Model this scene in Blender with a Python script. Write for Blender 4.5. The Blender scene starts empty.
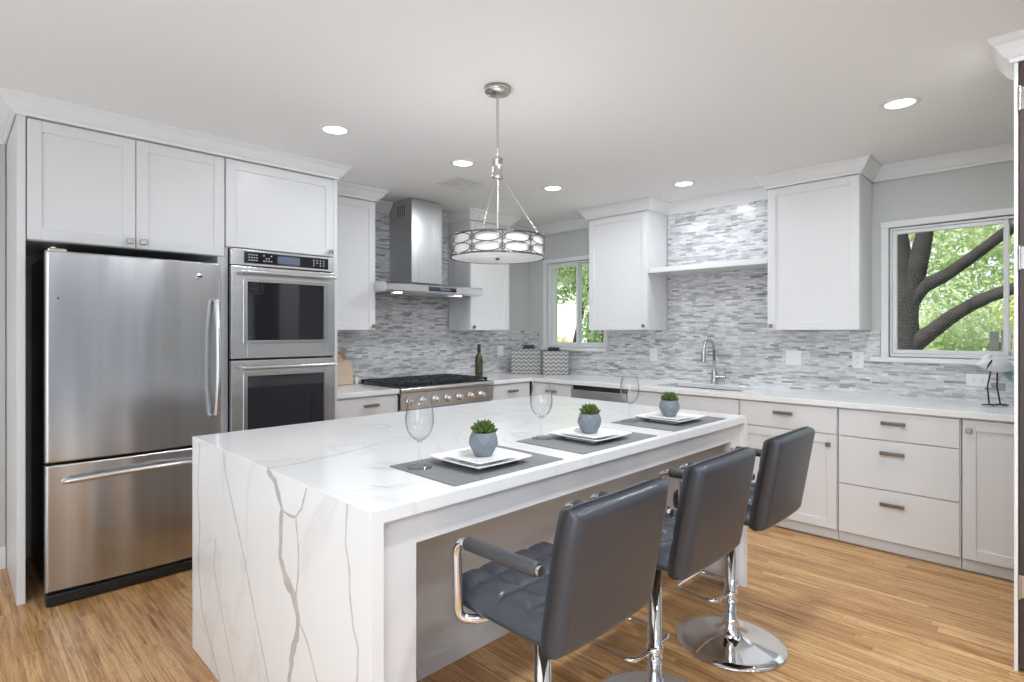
import bpy, bmesh, math, random
from mathutils import Vector, Matrix

random.seed(7)
PI = math.pi
SC = bpy.context.scene
COL = SC.collection

# ------------------------------------------------------------------ camera
cam_d = bpy.data.cameras.new('camera')
cam = bpy.data.objects.new('camera', cam_d)
COL.objects.link(cam)
cam.location = (0, 0, 1.37)
cam.rotation_euler = (PI / 2, 0, math.radians(44.91))
cam_d.sensor_width = 36
cam_d.lens = 565.3 * 36 / 1024
cam_d.shift_y = -9.8 / 1024
cam_d.clip_start = 0.05
SC.camera = cam

# ------------------------------------------------------------------ view, world
SC.view_settings.view_transform = 'Standard'
SC.view_settings.look = 'None'
SC.view_settings.gamma = 1
SC.view_settings.exposure = 0.0
SC.view_settings.use_curve_mapping = False
SC.cycles.max_bounces = 10
SC.cycles.diffuse_bounces = 5
SC.cycles.glossy_bounces = 5
SC.cycles.transmission_bounces = 10
SC.cycles.transparent_max_bounces = 16
SC.cycles.caustics_reflective = False
SC.cycles.caustics_refractive = False
SC.cycles.sample_clamp_indirect = 6
SC.cycles.blur_glossy = 1.0

world = bpy.data.worlds.new('sky')
SC.world = world
world.use_nodes = True
wn = world.node_tree
wn.nodes.clear()
w_out = wn.nodes.new('ShaderNodeOutputWorld')
w_bg = wn.nodes.new('ShaderNodeBackground')
w_bg.inputs['Color'].default_value = (0.86, 0.93, 1.0, 1)
w_bg.inputs['Strength'].default_value = 1.3
wn.links.new(w_bg.outputs[0], w_out.inputs[0])


def lamp(name, kind, loc, rot, energy, color=(1, 1, 1), **kw):
    d = bpy.data.lights.new(name, kind)
    d.energy = energy
    d.color = color
    for k, v in kw.items():
        setattr(d, k, v)
    o = bpy.data.objects.new(name, d)
    o.location = loc
    o.rotation_euler = rot
    COL.objects.link(o)
    return o


R = math.radians
lamp('sun', 'SUN', (0, 0, 8), (R(40), R(-18), 0), 6.0, (1.0, 0.96, 0.88), angle=R(2))
# added fill lamps standing in for daylight at made-up openings behind the camera
BACK_FILL = (0.90, 0.99, 1.09)
lamp('back_fill_left', 'AREA', (-1.9, -2.96, 1.35), (R(90), 0, 0), 6, BACK_FILL,
     shape='RECTANGLE', size=3.4, size_y=2.2)
lamp('back_fill_right', 'AREA', (1.7, -2.96, 1.35), (R(90), 0, 0), 48, BACK_FILL,
     shape='RECTANGLE', size=3.0, size_y=2.2)
CEIL = 2.55
LIGHT_SPOTS = [(-3.068, 1.611), (-3.043, 2.564), (-3.05, 3.537), (-2.216, 4.17), (-0.643, 3.487)]
LED = (0.935, 0.99, 1.05)
for (lx, ly), e_ in zip(LIGHT_SPOTS, (2.6, 6.6, 9.5, 6.0, 9.2)):
    lamp('downlight_and_fill', 'AREA', (lx, ly, CEIL - 0.012), (0, 0, 0), e_, LED, shape='DISK', size=0.13)
# added fill lamps out of frame, with no fixtures, to even out the room
for (lx, ly, e_) in ((-0.643, 1.6, 25), (0.2, 2.6, 8), (0.9, 0.2, 11), (-1.2, -1.2, 9), (0.9, -1.9, 29), (1.9, -1.4, 30), (1.0, 1.4, 7), (2.4, 1.5, 8)):
    lamp('downlight_and_fill', 'AREA', (lx, ly, CEIL - 0.012), (0, 0, 0), e_, LED, shape='DISK', size=0.13)
lamp('pendant_bulb', 'POINT', (-1.986, 1.893, 1.79), (0, 0, 0), 5.5, (1.0, 0.98, 0.95), shadow_soft_size=0.05)


# ------------------------------------------------------------------ material helpers
def new_mat(name):
    m = bpy.data.materials.new(name)
    m.use_nodes = True
    nt = m.node_tree
    b = nt.nodes['Principled BSDF']
    return m, nt, b


def mat(name, color, rough=0.5, metal=0.0, spec=None, emit=None, emit_s=0.0, coat=0.0, noise=0.0, nscale=8.0, bump=0.0, bscale=60.0):
    m, nt, b = new_mat(name)
    c = tuple(color) + (1,)
    b.inputs['Base Color'].default_value = c
    b.inputs['Roughness'].default_value = rough
    b.inputs['Metallic'].default_value = metal
    if spec is not None:
        b.inputs['Specular IOR Level'].default_value = spec
    if coat:
        b.inputs['Coat Weight'].default_value = coat
        b.inputs['Coat Roughness'].default_value = 0.08
    if emit:
        b.inputs['Emission Color'].default_value = tuple(emit) + (1,)
        b.inputs['Emission Strength'].default_value = emit_s
    if noise or bump:
        tc = nt.nodes.new('ShaderNodeTexCoord')
    if noise:
        n = nt.nodes.new('ShaderNodeTexNoise')
        n.inputs['Scale'].default_value = nscale
        n.inputs['Detail'].default_value = 6
        nt.links.new(tc.outputs['Object'], n.inputs['Vector'])
        mx = nt.nodes.new('ShaderNodeMix')
        mx.data_type = 'RGBA'
        mx.inputs['A'].default_value = tuple(max(0, v * (1 - noise)) for v in color) + (1,)
        mx.inputs['B'].default_value = tuple(min(1, v * (1 + noise)) for v in color) + (1,)
        nt.links.new(n.outputs['Fac'], mx.inputs['Factor'])
        nt.links.new(mx.outputs['Result'], b.inputs['Base Color'])
    if bump:
        n2 = nt.nodes.new('ShaderNodeTexNoise')
        n2.inputs['Scale'].default_value = bscale
        n2.inputs['Detail'].default_value = 4
        nt.links.new(tc.outputs['Object'], n2.inputs['Vector'])
        bp = nt.nodes.new('ShaderNodeBump')
        bp.inputs['Strength'].default_value = bump
        bp.inputs['Distance'].default_value = 0.002
        nt.links.new(n2.outputs['Fac'], bp.inputs['Height'])
        nt.links.new(bp.outputs['Normal'], b.inputs['Normal'])
    return m


def ramp(nt, stops, interp='LINEAR'):
    r = nt.nodes.new('ShaderNodeValToRGB')
    el = r.color_ramp.elements
    while len(el) < len(stops):
        el.new(0.5)
    for e, (p, c) in zip(el, stops):
        e.position = p
        e.color = tuple(c) + (1,)
    r.color_ramp.interpolation = interp
    return r


def math_node(nt, op, a=None, b=None):
    n = nt.nodes.new('ShaderNodeMath')
    n.operation = op
    for i, v in enumerate((a, b)):
        if v is None:
            continue
        if isinstance(v, (int, float)):
            n.inputs[i].default_value = v
        else:
            nt.links.new(v, n.inputs[i])
    return n.outputs[0]


def steel_mat(name, color, rough, axis, wav=0.0):
    """brushed steel: fine streaks along one axis and slow waviness of the sheet"""
    m, nt, b = new_mat(name)
    b.inputs['Metallic'].default_value = 1
    b.inputs['Base Color'].default_value = tuple(color) + (1,)
    b.inputs['Roughness'].default_value = rough
    tc = nt.nodes.new('ShaderNodeTexCoord')
    mp = nt.nodes.new('ShaderNodeMapping')
    s = [26, 26, 26]
    s[axis] = 0.6
    mp.inputs['Scale'].default_value = s
    nt.links.new(tc.outputs['Object'], mp.inputs['Vector'])
    n = nt.nodes.new('ShaderNodeTexNoise')
    n.inputs['Scale'].default_value = 1
    n.inputs['Detail'].default_value = 2
    nt.links.new(mp.outputs[0], n.inputs['Vector'])
    r = ramp(nt, [(0.3, tuple(v * 0.94 for v in color)), (0.7, tuple(v * 1.05 for v in color))])
    nt.links.new(n.outputs['Fac'], r.inputs[0])
    nt.links.new(r.outputs[0], b.inputs['Base Color'])
    if wav:
        mp2 = nt.nodes.new('ShaderNodeMapping')
        mp2.inputs['Scale'].default_value = (5, 5, 0.4)
        nt.links.new(tc.outputs['Object'], mp2.inputs['Vector'])
        n2 = nt.nodes.new('ShaderNodeTexNoise')
        n2.inputs['Scale'].default_value = 1.0
        n2.inputs['Detail'].default_value = 0.0
        nt.links.new(mp2.outputs[0], n2.inputs['Vector'])
        bp2 = nt.nodes.new('ShaderNodeBump')
        bp2.inputs['Strength'].default_value = 1.0
        bp2.inputs['Distance'].default_value = wav
        nt.links.new(n2.outputs['Fac'], bp2.inputs['Height'])
        nt.links.new(bp2.outputs[0], b.inputs['Normal'])
    return m


WHITE = mat('cabinet_white', (0.75, 0.75, 0.755), 0.32)
TRIMW = mat('trim_white', (0.82, 0.82, 0.815), 0.4)
CEILW = mat('ceiling_white', (0.90, 0.90, 0.90), 0.8)
WALLG = mat('wall_grey_paint', (0.61, 0.625, 0.60), 0.7)
WALLB = mat('wall_warm_paint', (0.60, 0.575, 0.54), 0.7)
TOE = mat('toe_kick_grey', (0.62, 0.63, 0.63), 0.5)
QUARTZ = mat('counter_quartz', (0.88, 0.88, 0.875), 0.12, noise=0.03, nscale=5)
STEEL_V = steel_mat('brushed_steel_upright', (0.56, 0.56, 0.565), 0.24, 2, 0.03)
STEEL_C = steel_mat('brushed_steel_chimney', (0.56, 0.56, 0.565), 0.30, 2, 0.006)
STEEL_H = steel_mat('brushed_steel_level', (0.66, 0.66, 0.66), 0.26, 1)
CHROME = mat('chrome', (0.86, 0.86, 0.87), 0.05, 1)
NICKEL = mat('brushed_nickel', (0.56, 0.54, 0.51), 0.25, 1)
PULLM = mat('pull_nickel', (0.34, 0.30, 0.27), 0.3, 1)
BLACK = mat('black_plastic', (0.012, 0.012, 0.013), 0.4)
CAST = mat('cast_iron', (0.02, 0.021, 0.026), 0.42)
BGLASS = mat('black_glass', (0.012, 0.012, 0.018), 0.03, coat=0.6)
DISPLAY = mat('display_glass', (0.05, 0.07, 0.12), 0.1, emit=(0.5, 0.6, 0.8), emit_s=0.12)
LEGEND = mat('panel_legend', (0.6, 0.6, 0.62), 0.5)
VINYL = mat('grey_vinyl', (0.054, 0.059, 0.073), 0.29, noise=0.08, nscale=14, bump=0.12, bscale=180)
VINYLD = mat('dark_vinyl', (0.055, 0.056, 0.062), 0.4)
MATGREY = mat('placemat_grey', (0.20, 0.20, 0.205), 0.7, noise=0.12, nscale=20, bump=0.25, bscale=300)
PORC = mat('porcelain', (0.86, 0.86, 0.86), 0.12)
CONC = mat('blue_grey_concrete', (0.175, 0.20, 0.23), 0.6, noise=0.15, nscale=40, bump=0.2, bscale=150)
SOIL = mat('potting_soil', (0.04, 0.03, 0.022), 0.9)
WINEG = mat('bottle_glass', (0.05, 0.045, 0.012), 0.06, coat=0.4)
BOARDL = mat('board_light', (0.66, 0.50, 0.38), 0.5, noise=0.12, nscale=12)
BOARDD = mat('board_dark', (0.42, 0.27, 0.13), 0.5, noise=0.2, nscale=12)
PLATEW = mat('switch_plate', (0.85, 0.85, 0.84), 0.35)
OUTG = mat('outlet_slot', (0.1, 0.1, 0.1), 0.5)
DOORB = mat('dark_brown_door', (0.055, 0.035, 0.03), 0.4)
BIRDW = mat('bird_white', (0.80, 0.82, 0.82), 0.45)
TEAL = mat('tail_teal', (0.22, 0.42, 0.42), 0.4)
DARKMETAL = mat('dark_metal', (0.03, 0.03, 0.032), 0.4, 0.6)
VINYLFR = mat('window_vinyl', (0.80, 0.81, 0.82), 0.3)
BARK = mat('bark', (0.036, 0.030, 0.029), 0.9, noise=0.75, nscale=9)
FENCE = mat('fence_wood', (0.34, 0.31, 0.30), 0.8, noise=0.2, nscale=9)
STUCCO = mat('house_stucco', (0.78, 0.74, 0.72), 0.9)
ROOFM = mat('house_roof', (0.30, 0.26, 0.24), 0.9, noise=0.2, nscale=20)
WALLD = mat('slate_blue_paint', (0.26, 0.27, 0.31), 0.6)  # dark tone set for how the steel reflects the unseen side wall
BOUNCE_FLOOR = mat('pale_bounce', (0.60, 0.61, 0.62), 0.95, noise=0.06, nscale=90)
LAWN = mat('lawn_green', (0.22, 0.33, 0.11), 0.95, noise=0.35, nscale=6)
VENTD = mat('vent_dark', (0.55, 0.55, 0.55), 0.6)
LENS = mat('light_lens', (0.9, 0.9, 0.9), 0.5, emit=(1.0, 0.98, 0.95), emit_s=4.0)
SHADE = mat('lamp_shade_white', (0.82, 0.81, 0.80), 0.6, emit=(1.0, 0.97, 0.93), emit_s=0.05)
BRONZE = mat('lattice_metal', (0.20, 0.17, 0.16), 0.25, 1)
VEIN = mat('vein', (0.54, 0.50, 0.47), 0.2, noise=0.25, nscale=30)
VEINM = mat('vein_middle', (0.63, 0.60, 0.575), 0.2, noise=0.12, nscale=30)
VEINF = mat('vein_faint', (0.60, 0.575, 0.555), 0.2, noise=0.1, nscale=30)


def leaf_mat(name, a, b_):
    m, nt, b = new_mat(name)
    oi = nt.nodes.new('ShaderNodeTexCoord')
    n = nt.nodes.new('ShaderNodeTexNoise')
    n.inputs['Scale'].default_value = 2.2
    n.inputs['Detail'].default_value = 8
    nt.links.new(oi.outputs['Object'], n.inputs['Vector'])
    r = ramp(nt, [(0.35, a), (0.65, b_)])
    nt.links.new(n.outputs['Fac'], r.inputs[0])
    nt.links.new(r.outputs[0], b.inputs['Base Color'])
    b.inputs['Roughness'].default_value = 0.6
    tr = nt.nodes.new('ShaderNodeBsdfTranslucent')
    nt.links.new(r.outputs[0], tr.inputs['Color'])
    mx = nt.nodes.new('ShaderNodeMixShader')
    mx.inputs[0].default_value = 0.45
    out = nt.nodes['Material Output']
    nt.links.new(b.outputs[0], mx.inputs[1])
    nt.links.new(tr.outputs[0], mx.inputs[2])
    nt.links.new(mx.outputs[0], out.inputs[0])
    return m


LEAF1 = leaf_mat('leaf_bright', (0.36, 0.48, 0.20), (0.72, 0.78, 0.52))
LEAF2 = leaf_mat('leaf_mid', (0.15, 0.25, 0.10), (0.42, 0.52, 0.27))
LEAF3 = leaf_mat('leaf_yellow', (0.50, 0.52, 0.14), (0.75, 0.70, 0.30))
SUCC = leaf_mat('succulent_green', (0.05, 0.12, 0.025), (0.26, 0.32, 0.08))


def pane_mat():
    m = bpy.data.materials.new('window_glass')
    m.use_nodes = True
    nt = m.node_tree
    nt.nodes.clear()
    out = nt.nodes.new('ShaderNodeOutputMaterial')
    t = nt.nodes.new('ShaderNodeBsdfTransparent')
    t.inputs[0].default_value = (0.96, 0.975, 0.97, 1)
    g = nt.nodes.new('ShaderNodeBsdfGlossy')
    g.inputs['Roughness'].default_value = 0.02
    f = nt.nodes.new('ShaderNodeFresnel')
    f.inputs[0].default_value = 1.22
    mx = nt.nodes.new('ShaderNodeMixShader')
    nt.links.new(f.outputs[0], mx.inputs[0])
    nt.links.new(t.outputs[0], mx.inputs[1])
    nt.links.new(g.outputs[0], mx.inputs[2])
    nt.links.new(mx.outputs[0], out.inputs[0])
    return m


PANE = pane_mat()


def glassware_mat():
    """thin clear blown glass: see-through, reflecting more towards its edges"""
    m = bpy.data.materials.new('clear_glassware')
    m.use_nodes = True
    nt = m.node_tree
    nt.nodes.clear()
    out = nt.nodes.new('ShaderNodeOutputMaterial')
    t = nt.nodes.new('ShaderNodeBsdfTransparent')
    lw = nt.nodes.new('ShaderNodeLayerWeight')
    lw.inputs['Blend'].default_value = 0.5
    r = ramp(nt, [(0.0, (0.995, 0.995, 0.995)), (0.5, (0.975, 0.975, 0.975)), (1.0, (0.62, 0.64, 0.64))])
    nt.links.new(lw.outputs['Facing'], r.inputs[0])
    nt.links.new(r.outputs[0], t.inputs[0])
    g = nt.nodes.new('ShaderNodeBsdfGlossy')
    g.inputs['Roughness'].default_value = 0.02
    f = math_node(nt, 'ADD', math_node(nt, 'MULTIPLY', math_node(nt, 'POWER', lw.outputs['Facing'], 3.0), 0.5), 0.03)
    mx = nt.nodes.new('ShaderNodeMixShader')
    nt.links.new(f, mx.inputs[0])
    nt.links.new(t.outputs[0], mx.inputs[1])
    nt.links.new(g.outputs[0], mx.inputs[2])
    nt.links.new(mx.outputs[0], out.inputs[0])
    return m


GLASS = glassware_mat()


def floor_mat():
    """narrow oak strips laid along x, each row with its own random butt joints"""
    m, nt, b = new_mat('oak_strip_floor')
    tc = nt.nodes.new('ShaderNodeTexCoord')
    sp = nt.nodes.new('ShaderNodeSeparateXYZ')
    nt.links.new(tc.outputs['Object'], sp.inputs[0])
    yy = math_node(nt, 'DIVIDE', sp.outputs[1], 0.057)
    row = math_node(nt, 'FLOOR', yy)
    wr = nt.nodes.new('ShaderNodeTexWhiteNoise')
    wr.noise_dimensions = '1D'
    nt.links.new(row, wr.inputs['W'])
    uu = math_node(nt, 'ADD', math_node(nt, 'DIVIDE', sp.outputs[0], 0.78), math_node(nt, 'MULTIPLY', wr.outputs['Value'], 9.7))
    brd = math_node(nt, 'FLOOR', uu)
    wb = nt.nodes.new('ShaderNodeTexWhiteNoise')
    wb.noise_dimensions = '2D'
    cv = nt.nodes.new('ShaderNodeCombineXYZ')
    nt.links.new(row, cv.inputs[0])
    nt.links.new(brd, cv.inputs[1])
    nt.links.new(cv.outputs[0], wb.inputs['Vector'])
    val = wb.outputs['Value']
    fy = math_node(nt, 'ABSOLUTE', math_node(nt, 'SUBTRACT', math_node(nt, 'FRACT', yy), 0.5))
    fu = math_node(nt, 'ABSOLUTE', math_node(nt, 'SUBTRACT', math_node(nt, 'FRACT', uu), 0.5))
    seam = math_node(nt, 'MAXIMUM', math_node(nt, 'GREATER_THAN', fy, 0.483), math_node(nt, 'GREATER_THAN', fu, 0.4985))
    # grain, shifted per board
    cmb = nt.nodes.new('ShaderNodeCombineXYZ')
    nt.links.new(math_node(nt, 'MULTIPLY', val, 37.0), cmb.inputs[0])
    nt.links.new(math_node(nt, 'MULTIPLY', val, 11.0), cmb.inputs[1])
    noises = []
    for sc, det, dis in (((3.0, 62, 1), 7, 0.6), ((1.6, 11, 1), 3, 2.2)):
        mp = nt.nodes.new('ShaderNodeMapping')
        mp.inputs['Scale'].default_value = sc
        nt.links.new(tc.outputs['Object'], mp.inputs['Vector'])
        add = nt.nodes.new('ShaderNodeVectorMath')
        add.operation = 'ADD'
        nt.links.new(mp.outputs[0], add.inputs[0])
        nt.links.new(cmb.outputs[0], add.inputs[1])
        n = nt.nodes.new('ShaderNodeTexNoise')
        n.inputs['Scale'].default_value = 1
        n.inputs['Detail'].default_value = det
        n.inputs['Roughness'].default_value = 0.6
        n.inputs['Distortion'].default_value = dis
        nt.links.new(add.outputs[0], n.inputs['Vector'])
        noises.append(n)
    base = ramp(nt, [(0.0, (0.52, 0.275, 0.105)), (0.4, (0.60, 0.345, 0.145)), (0.75, (0.66, 0.395, 0.175)), (1.0, (0.72, 0.45, 0.22))])
    nt.links.new(val, base.inputs[0])
    gr = ramp(nt, [(0.30, (0.34, 0.25, 0.18)), (0.42, (0.70, 0.63, 0.56)), (0.54, (0.97, 0.96, 0.94)), (0.72, (1.14, 1.14, 1.12))])
    nt.links.new(noises[0].outputs['Fac'], gr.inputs[0])
    # growth rings of the wider cathedral figure
    rg_ = math_node(nt, 'FRACT', math_node(nt, 'MULTIPLY', noises[1].outputs['Fac'], 9.0))
    cg = ramp(nt, [(0.0, (0.80, 0.75, 0.69)), (0.22, (1.0, 1.0, 1.0)), (0.8, (1.03, 1.03, 1.02)), (1.0, (0.84, 0.80, 0.75))])
    nt.links.new(rg_, cg.inputs[0])

    def mul(a, c_):
        mx = nt.nodes.new('ShaderNodeMix')
        mx.data_type = 'RGBA'
        mx.blend_type = 'MULTIPLY'
        mx.inputs['Factor'].default_value = 1
        nt.links.new(a, mx.inputs['A'])
        nt.links.new(c_, mx.inputs['B'])
        return mx.outputs['Result']
    colr = mul(mul(base.outputs[0], gr.outputs[0]), cg.outputs[0])
    mx2 = nt.nodes.new('ShaderNodeMix')
    mx2.data_type = 'RGBA'
    mx2.inputs['B'].default_value = (0.22, 0.11, 0.045, 1)
    nt.links.new(math_node(nt, 'MULTIPLY', seam, 0.55), mx2.inputs['Factor'])
    nt.links.new(colr, mx2.inputs['A'])
    nt.links.new(mx2.outputs['Result'], b.inputs['Base Color'])
    b.inputs['Roughness'].default_value = 0.28
    b.inputs['Specular IOR Level'].default_value = 0.45
    bp = nt.nodes.new('ShaderNodeBump')
    bp.inputs['Strength'].default_value = 0.12
    bp.inputs['Distance'].default_value = 0.001
    nt.links.new(noises[0].outputs['Fac'], bp.inputs['Height'])
    nt.links.new(bp.outputs[0], b.inputs['Normal'])
    return m


def tile_mat(name, rot):
    """thin stacked strips of grey stone and glass, each strip its own tint and gloss"""
    m, nt, b = new_mat(name)
    tc = nt.nodes.new('ShaderNodeTexCoord')
    sp = nt.nodes.new('ShaderNodeSeparateXYZ')
    nt.links.new(tc.outputs['Object'], sp.inputs[0])
    cm = nt.nodes.new('ShaderNodeCombineXYZ')
    nt.links.new(sp.outputs[1 if rot else 0], cm.inputs[0])
    nt.links.new(sp.outputs[2], cm.inputs[1])
    outs = []
    for (bw, rh, off) in ((0.105, 0.0162, 0.41), (0.068, 0.0162, 0.63)):
        br = nt.nodes.new('ShaderNodeTexBrick')
        br.offset = off
        br.offset_frequency = 2
        br.inputs['Scale'].default_value = 1
        br.inputs['Brick Width'].default_value = bw
        br.inputs['Row Height'].default_value = rh
        br.inputs['Mortar Size'].default_value = 0.0007
        br.inputs['Mortar Smooth'].default_value = 0.1
        br.inputs['Bias'].default_value = 0
        br.inputs['Color1'].default_value = (0, 0, 0, 1)
        br.inputs['Color2'].default_value = (1, 1, 1, 1)
        br.inputs['Mortar'].default_value = (0.5, 0.5, 0.5, 1)
        nt.links.new(cm.outputs[0], br.inputs['Vector'])
        s = nt.nodes.new('ShaderNodeSeparateColor')
        nt.links.new(br.outputs['Color'], s.inputs[0])
        outs.append((br, s.outputs[0]))
    # a row picks one of the two strip lengths
    rown = nt.nodes.new('ShaderNodeTexWhiteNoise')
    rown.noise_dimensions = '1D'
    fl = math_node(nt, 'FLOOR', math_node(nt, 'DIVIDE', sp.outputs[2], 0.0162))
    nt.links.new(fl, rown.inputs['W'])
    pick = math_node(nt, 'GREATER_THAN', rown.outputs['Value'], 0.6)
    mv = nt.nodes.new('ShaderNodeMix')
    nt.links.new(pick, mv.inputs['Factor'])
    nt.links.new(outs[0][1], mv.inputs['A'])
    nt.links.new(outs[1][1], mv.inputs['B'])
    # decorrelate
    val = math_node(nt, 'FRACT', math_node(nt, 'ADD', math_node(nt, 'MULTIPLY', mv.outputs[0], 7.31), math_node(nt, 'MULTIPLY', rown.outputs['Value'], 3.7)))
    r = ramp(nt, [(0.0, (0.34, 0.345, 0.35)), (0.12, (0.50, 0.50, 0.505)), (0.32, (0.64, 0.64, 0.64)), (0.6, (0.73, 0.73, 0.73)), (0.85, (0.81, 0.81, 0.81)), (1.0, (0.87, 0.87, 0.87))])
    nt.links.new(val, r.inputs[0])
    ns = nt.nodes.new('ShaderNodeTexNoise')
    mp = nt.nodes.new('ShaderNodeMapping')
    mp.inputs['Scale'].default_value = (14, 60, 1)
    nt.links.new(cm.outputs[0], mp.inputs['Vector'])
    nt.links.new(mp.outputs[0], ns.inputs['Vector'])
    ns.inputs['Scale'].default_value = 1
    ns.inputs['Detail'].default_value = 4
    nr = ramp(nt, [(0.3, (0.70, 0.70, 0.72)), (0.68, (1.06, 1.06, 1.06))])
    nt.links.new(ns.outputs['Fac'], nr.inputs[0])
    mx = nt.nodes.new('ShaderNodeMix')
    mx.data_type = 'RGBA'
    mx.blend_type = 'MULTIPLY'
    mx.inputs['Factor'].default_value = 1
    nt.links.new(r.outputs[0], mx.inputs['A'])
    nt.links.new(nr.outputs[0], mx.inputs['B'])
    nt.links.new(mx.outputs['Result'], b.inputs['Base Color'])
    rr = ramp(nt, [(0.0, (0.10,) * 3), (0.5, (0.34,) * 3), (1.0, (0.12,) * 3)])
    nt.links.new(val, rr.inputs[0])
    nt.links.new(rr.outputs[0], b.inputs['Roughness'])
    bp = nt.nodes.new('ShaderNodeBump')
    bp.inputs['Strength'].default_value = 0.6
    bp.inputs['Distance'].default_value = 0.002
    nt.links.new(val, bp.inputs['Height'])
    nt.links.new(bp.outputs[0], b.inputs['Normal'])
    return m


def chevron_mat():
    m, nt, b = new_mat('chevron_print')
    tc = nt.nodes.new('ShaderNodeTexCoord')
    sp = nt.nodes.new('ShaderNodeSeparateXYZ')
    nt.links.new(tc.outputs['Object'], sp.inputs[0])
    # fold the run along the box (its own x plus y) into a zigzag
    u = math_node(nt, 'ADD', sp.outputs[0], sp.outputs[1])
    z = math_node(nt, 'ABSOLUTE', math_node(nt, 'SUBTRACT', math_node(nt, 'FRACT', math_node(nt, 'MULTIPLY', u, 19.0)), 0.5))
    v = math_node(nt, 'ADD', math_node(nt, 'MULTIPLY', sp.outputs[2], 24.0), math_node(nt, 'MULTIPLY', z, 1.1))
    f = math_node(nt, 'GREATER_THAN', math_node(nt, 'FRACT', v), 0.48)
    mx = nt.nodes.new('ShaderNodeMix')
    mx.data_type = 'RGBA'
    mx.inputs['A'].default_value = (0.20, 0.195, 0.19, 1)
    mx.inputs['B'].default_value = (0.46, 0.455, 0.445, 1)
    nt.links.new(f, mx.inputs['Factor'])
    nt.links.new(mx.outputs['Result'], b.inputs['Base Color'])
    b.inputs['Roughness'].default_value = 0.4
    return m


def marble_mat():
    m, nt, b = new_mat('veined_quartz')
    tc = nt.nodes.new('ShaderNodeTexCoord')
    n = nt.nodes.new('ShaderNodeTexNoise')
    n.inputs['Scale'].default_value = 1.1
    n.inputs['Detail'].default_value = 5
    n.inputs['Distortion'].default_value = 1.2
    nt.links.new(tc.outputs['Object'], n.inputs['Vector'])
    d = math_node(nt, 'ABSOLUTE', math_node(nt, 'SUBTRACT', n.outputs['Fac'], 0.5))
    r = ramp(nt, [(0.0, (0.775, 0.765, 0.76)), (0.006, (0.80, 0.797, 0.793)), (0.03, (0.838, 0.838, 0.835)), (1.0, (0.845, 0.845, 0.842))])
    nt.links.new(d, r.inputs[0])
    nt.links.new(r.outputs[0], b.inputs['Base Color'])
    b.inputs['Roughness'].default_value = 0.13
    return m


FLOOR = floor_mat()
TILE_L = tile_mat('strip_mosaic_side', True)
TILE_S = tile_mat('strip_mosaic_sink', False)
CHEV = chevron_mat()
MARBLE = marble_mat()


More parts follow.
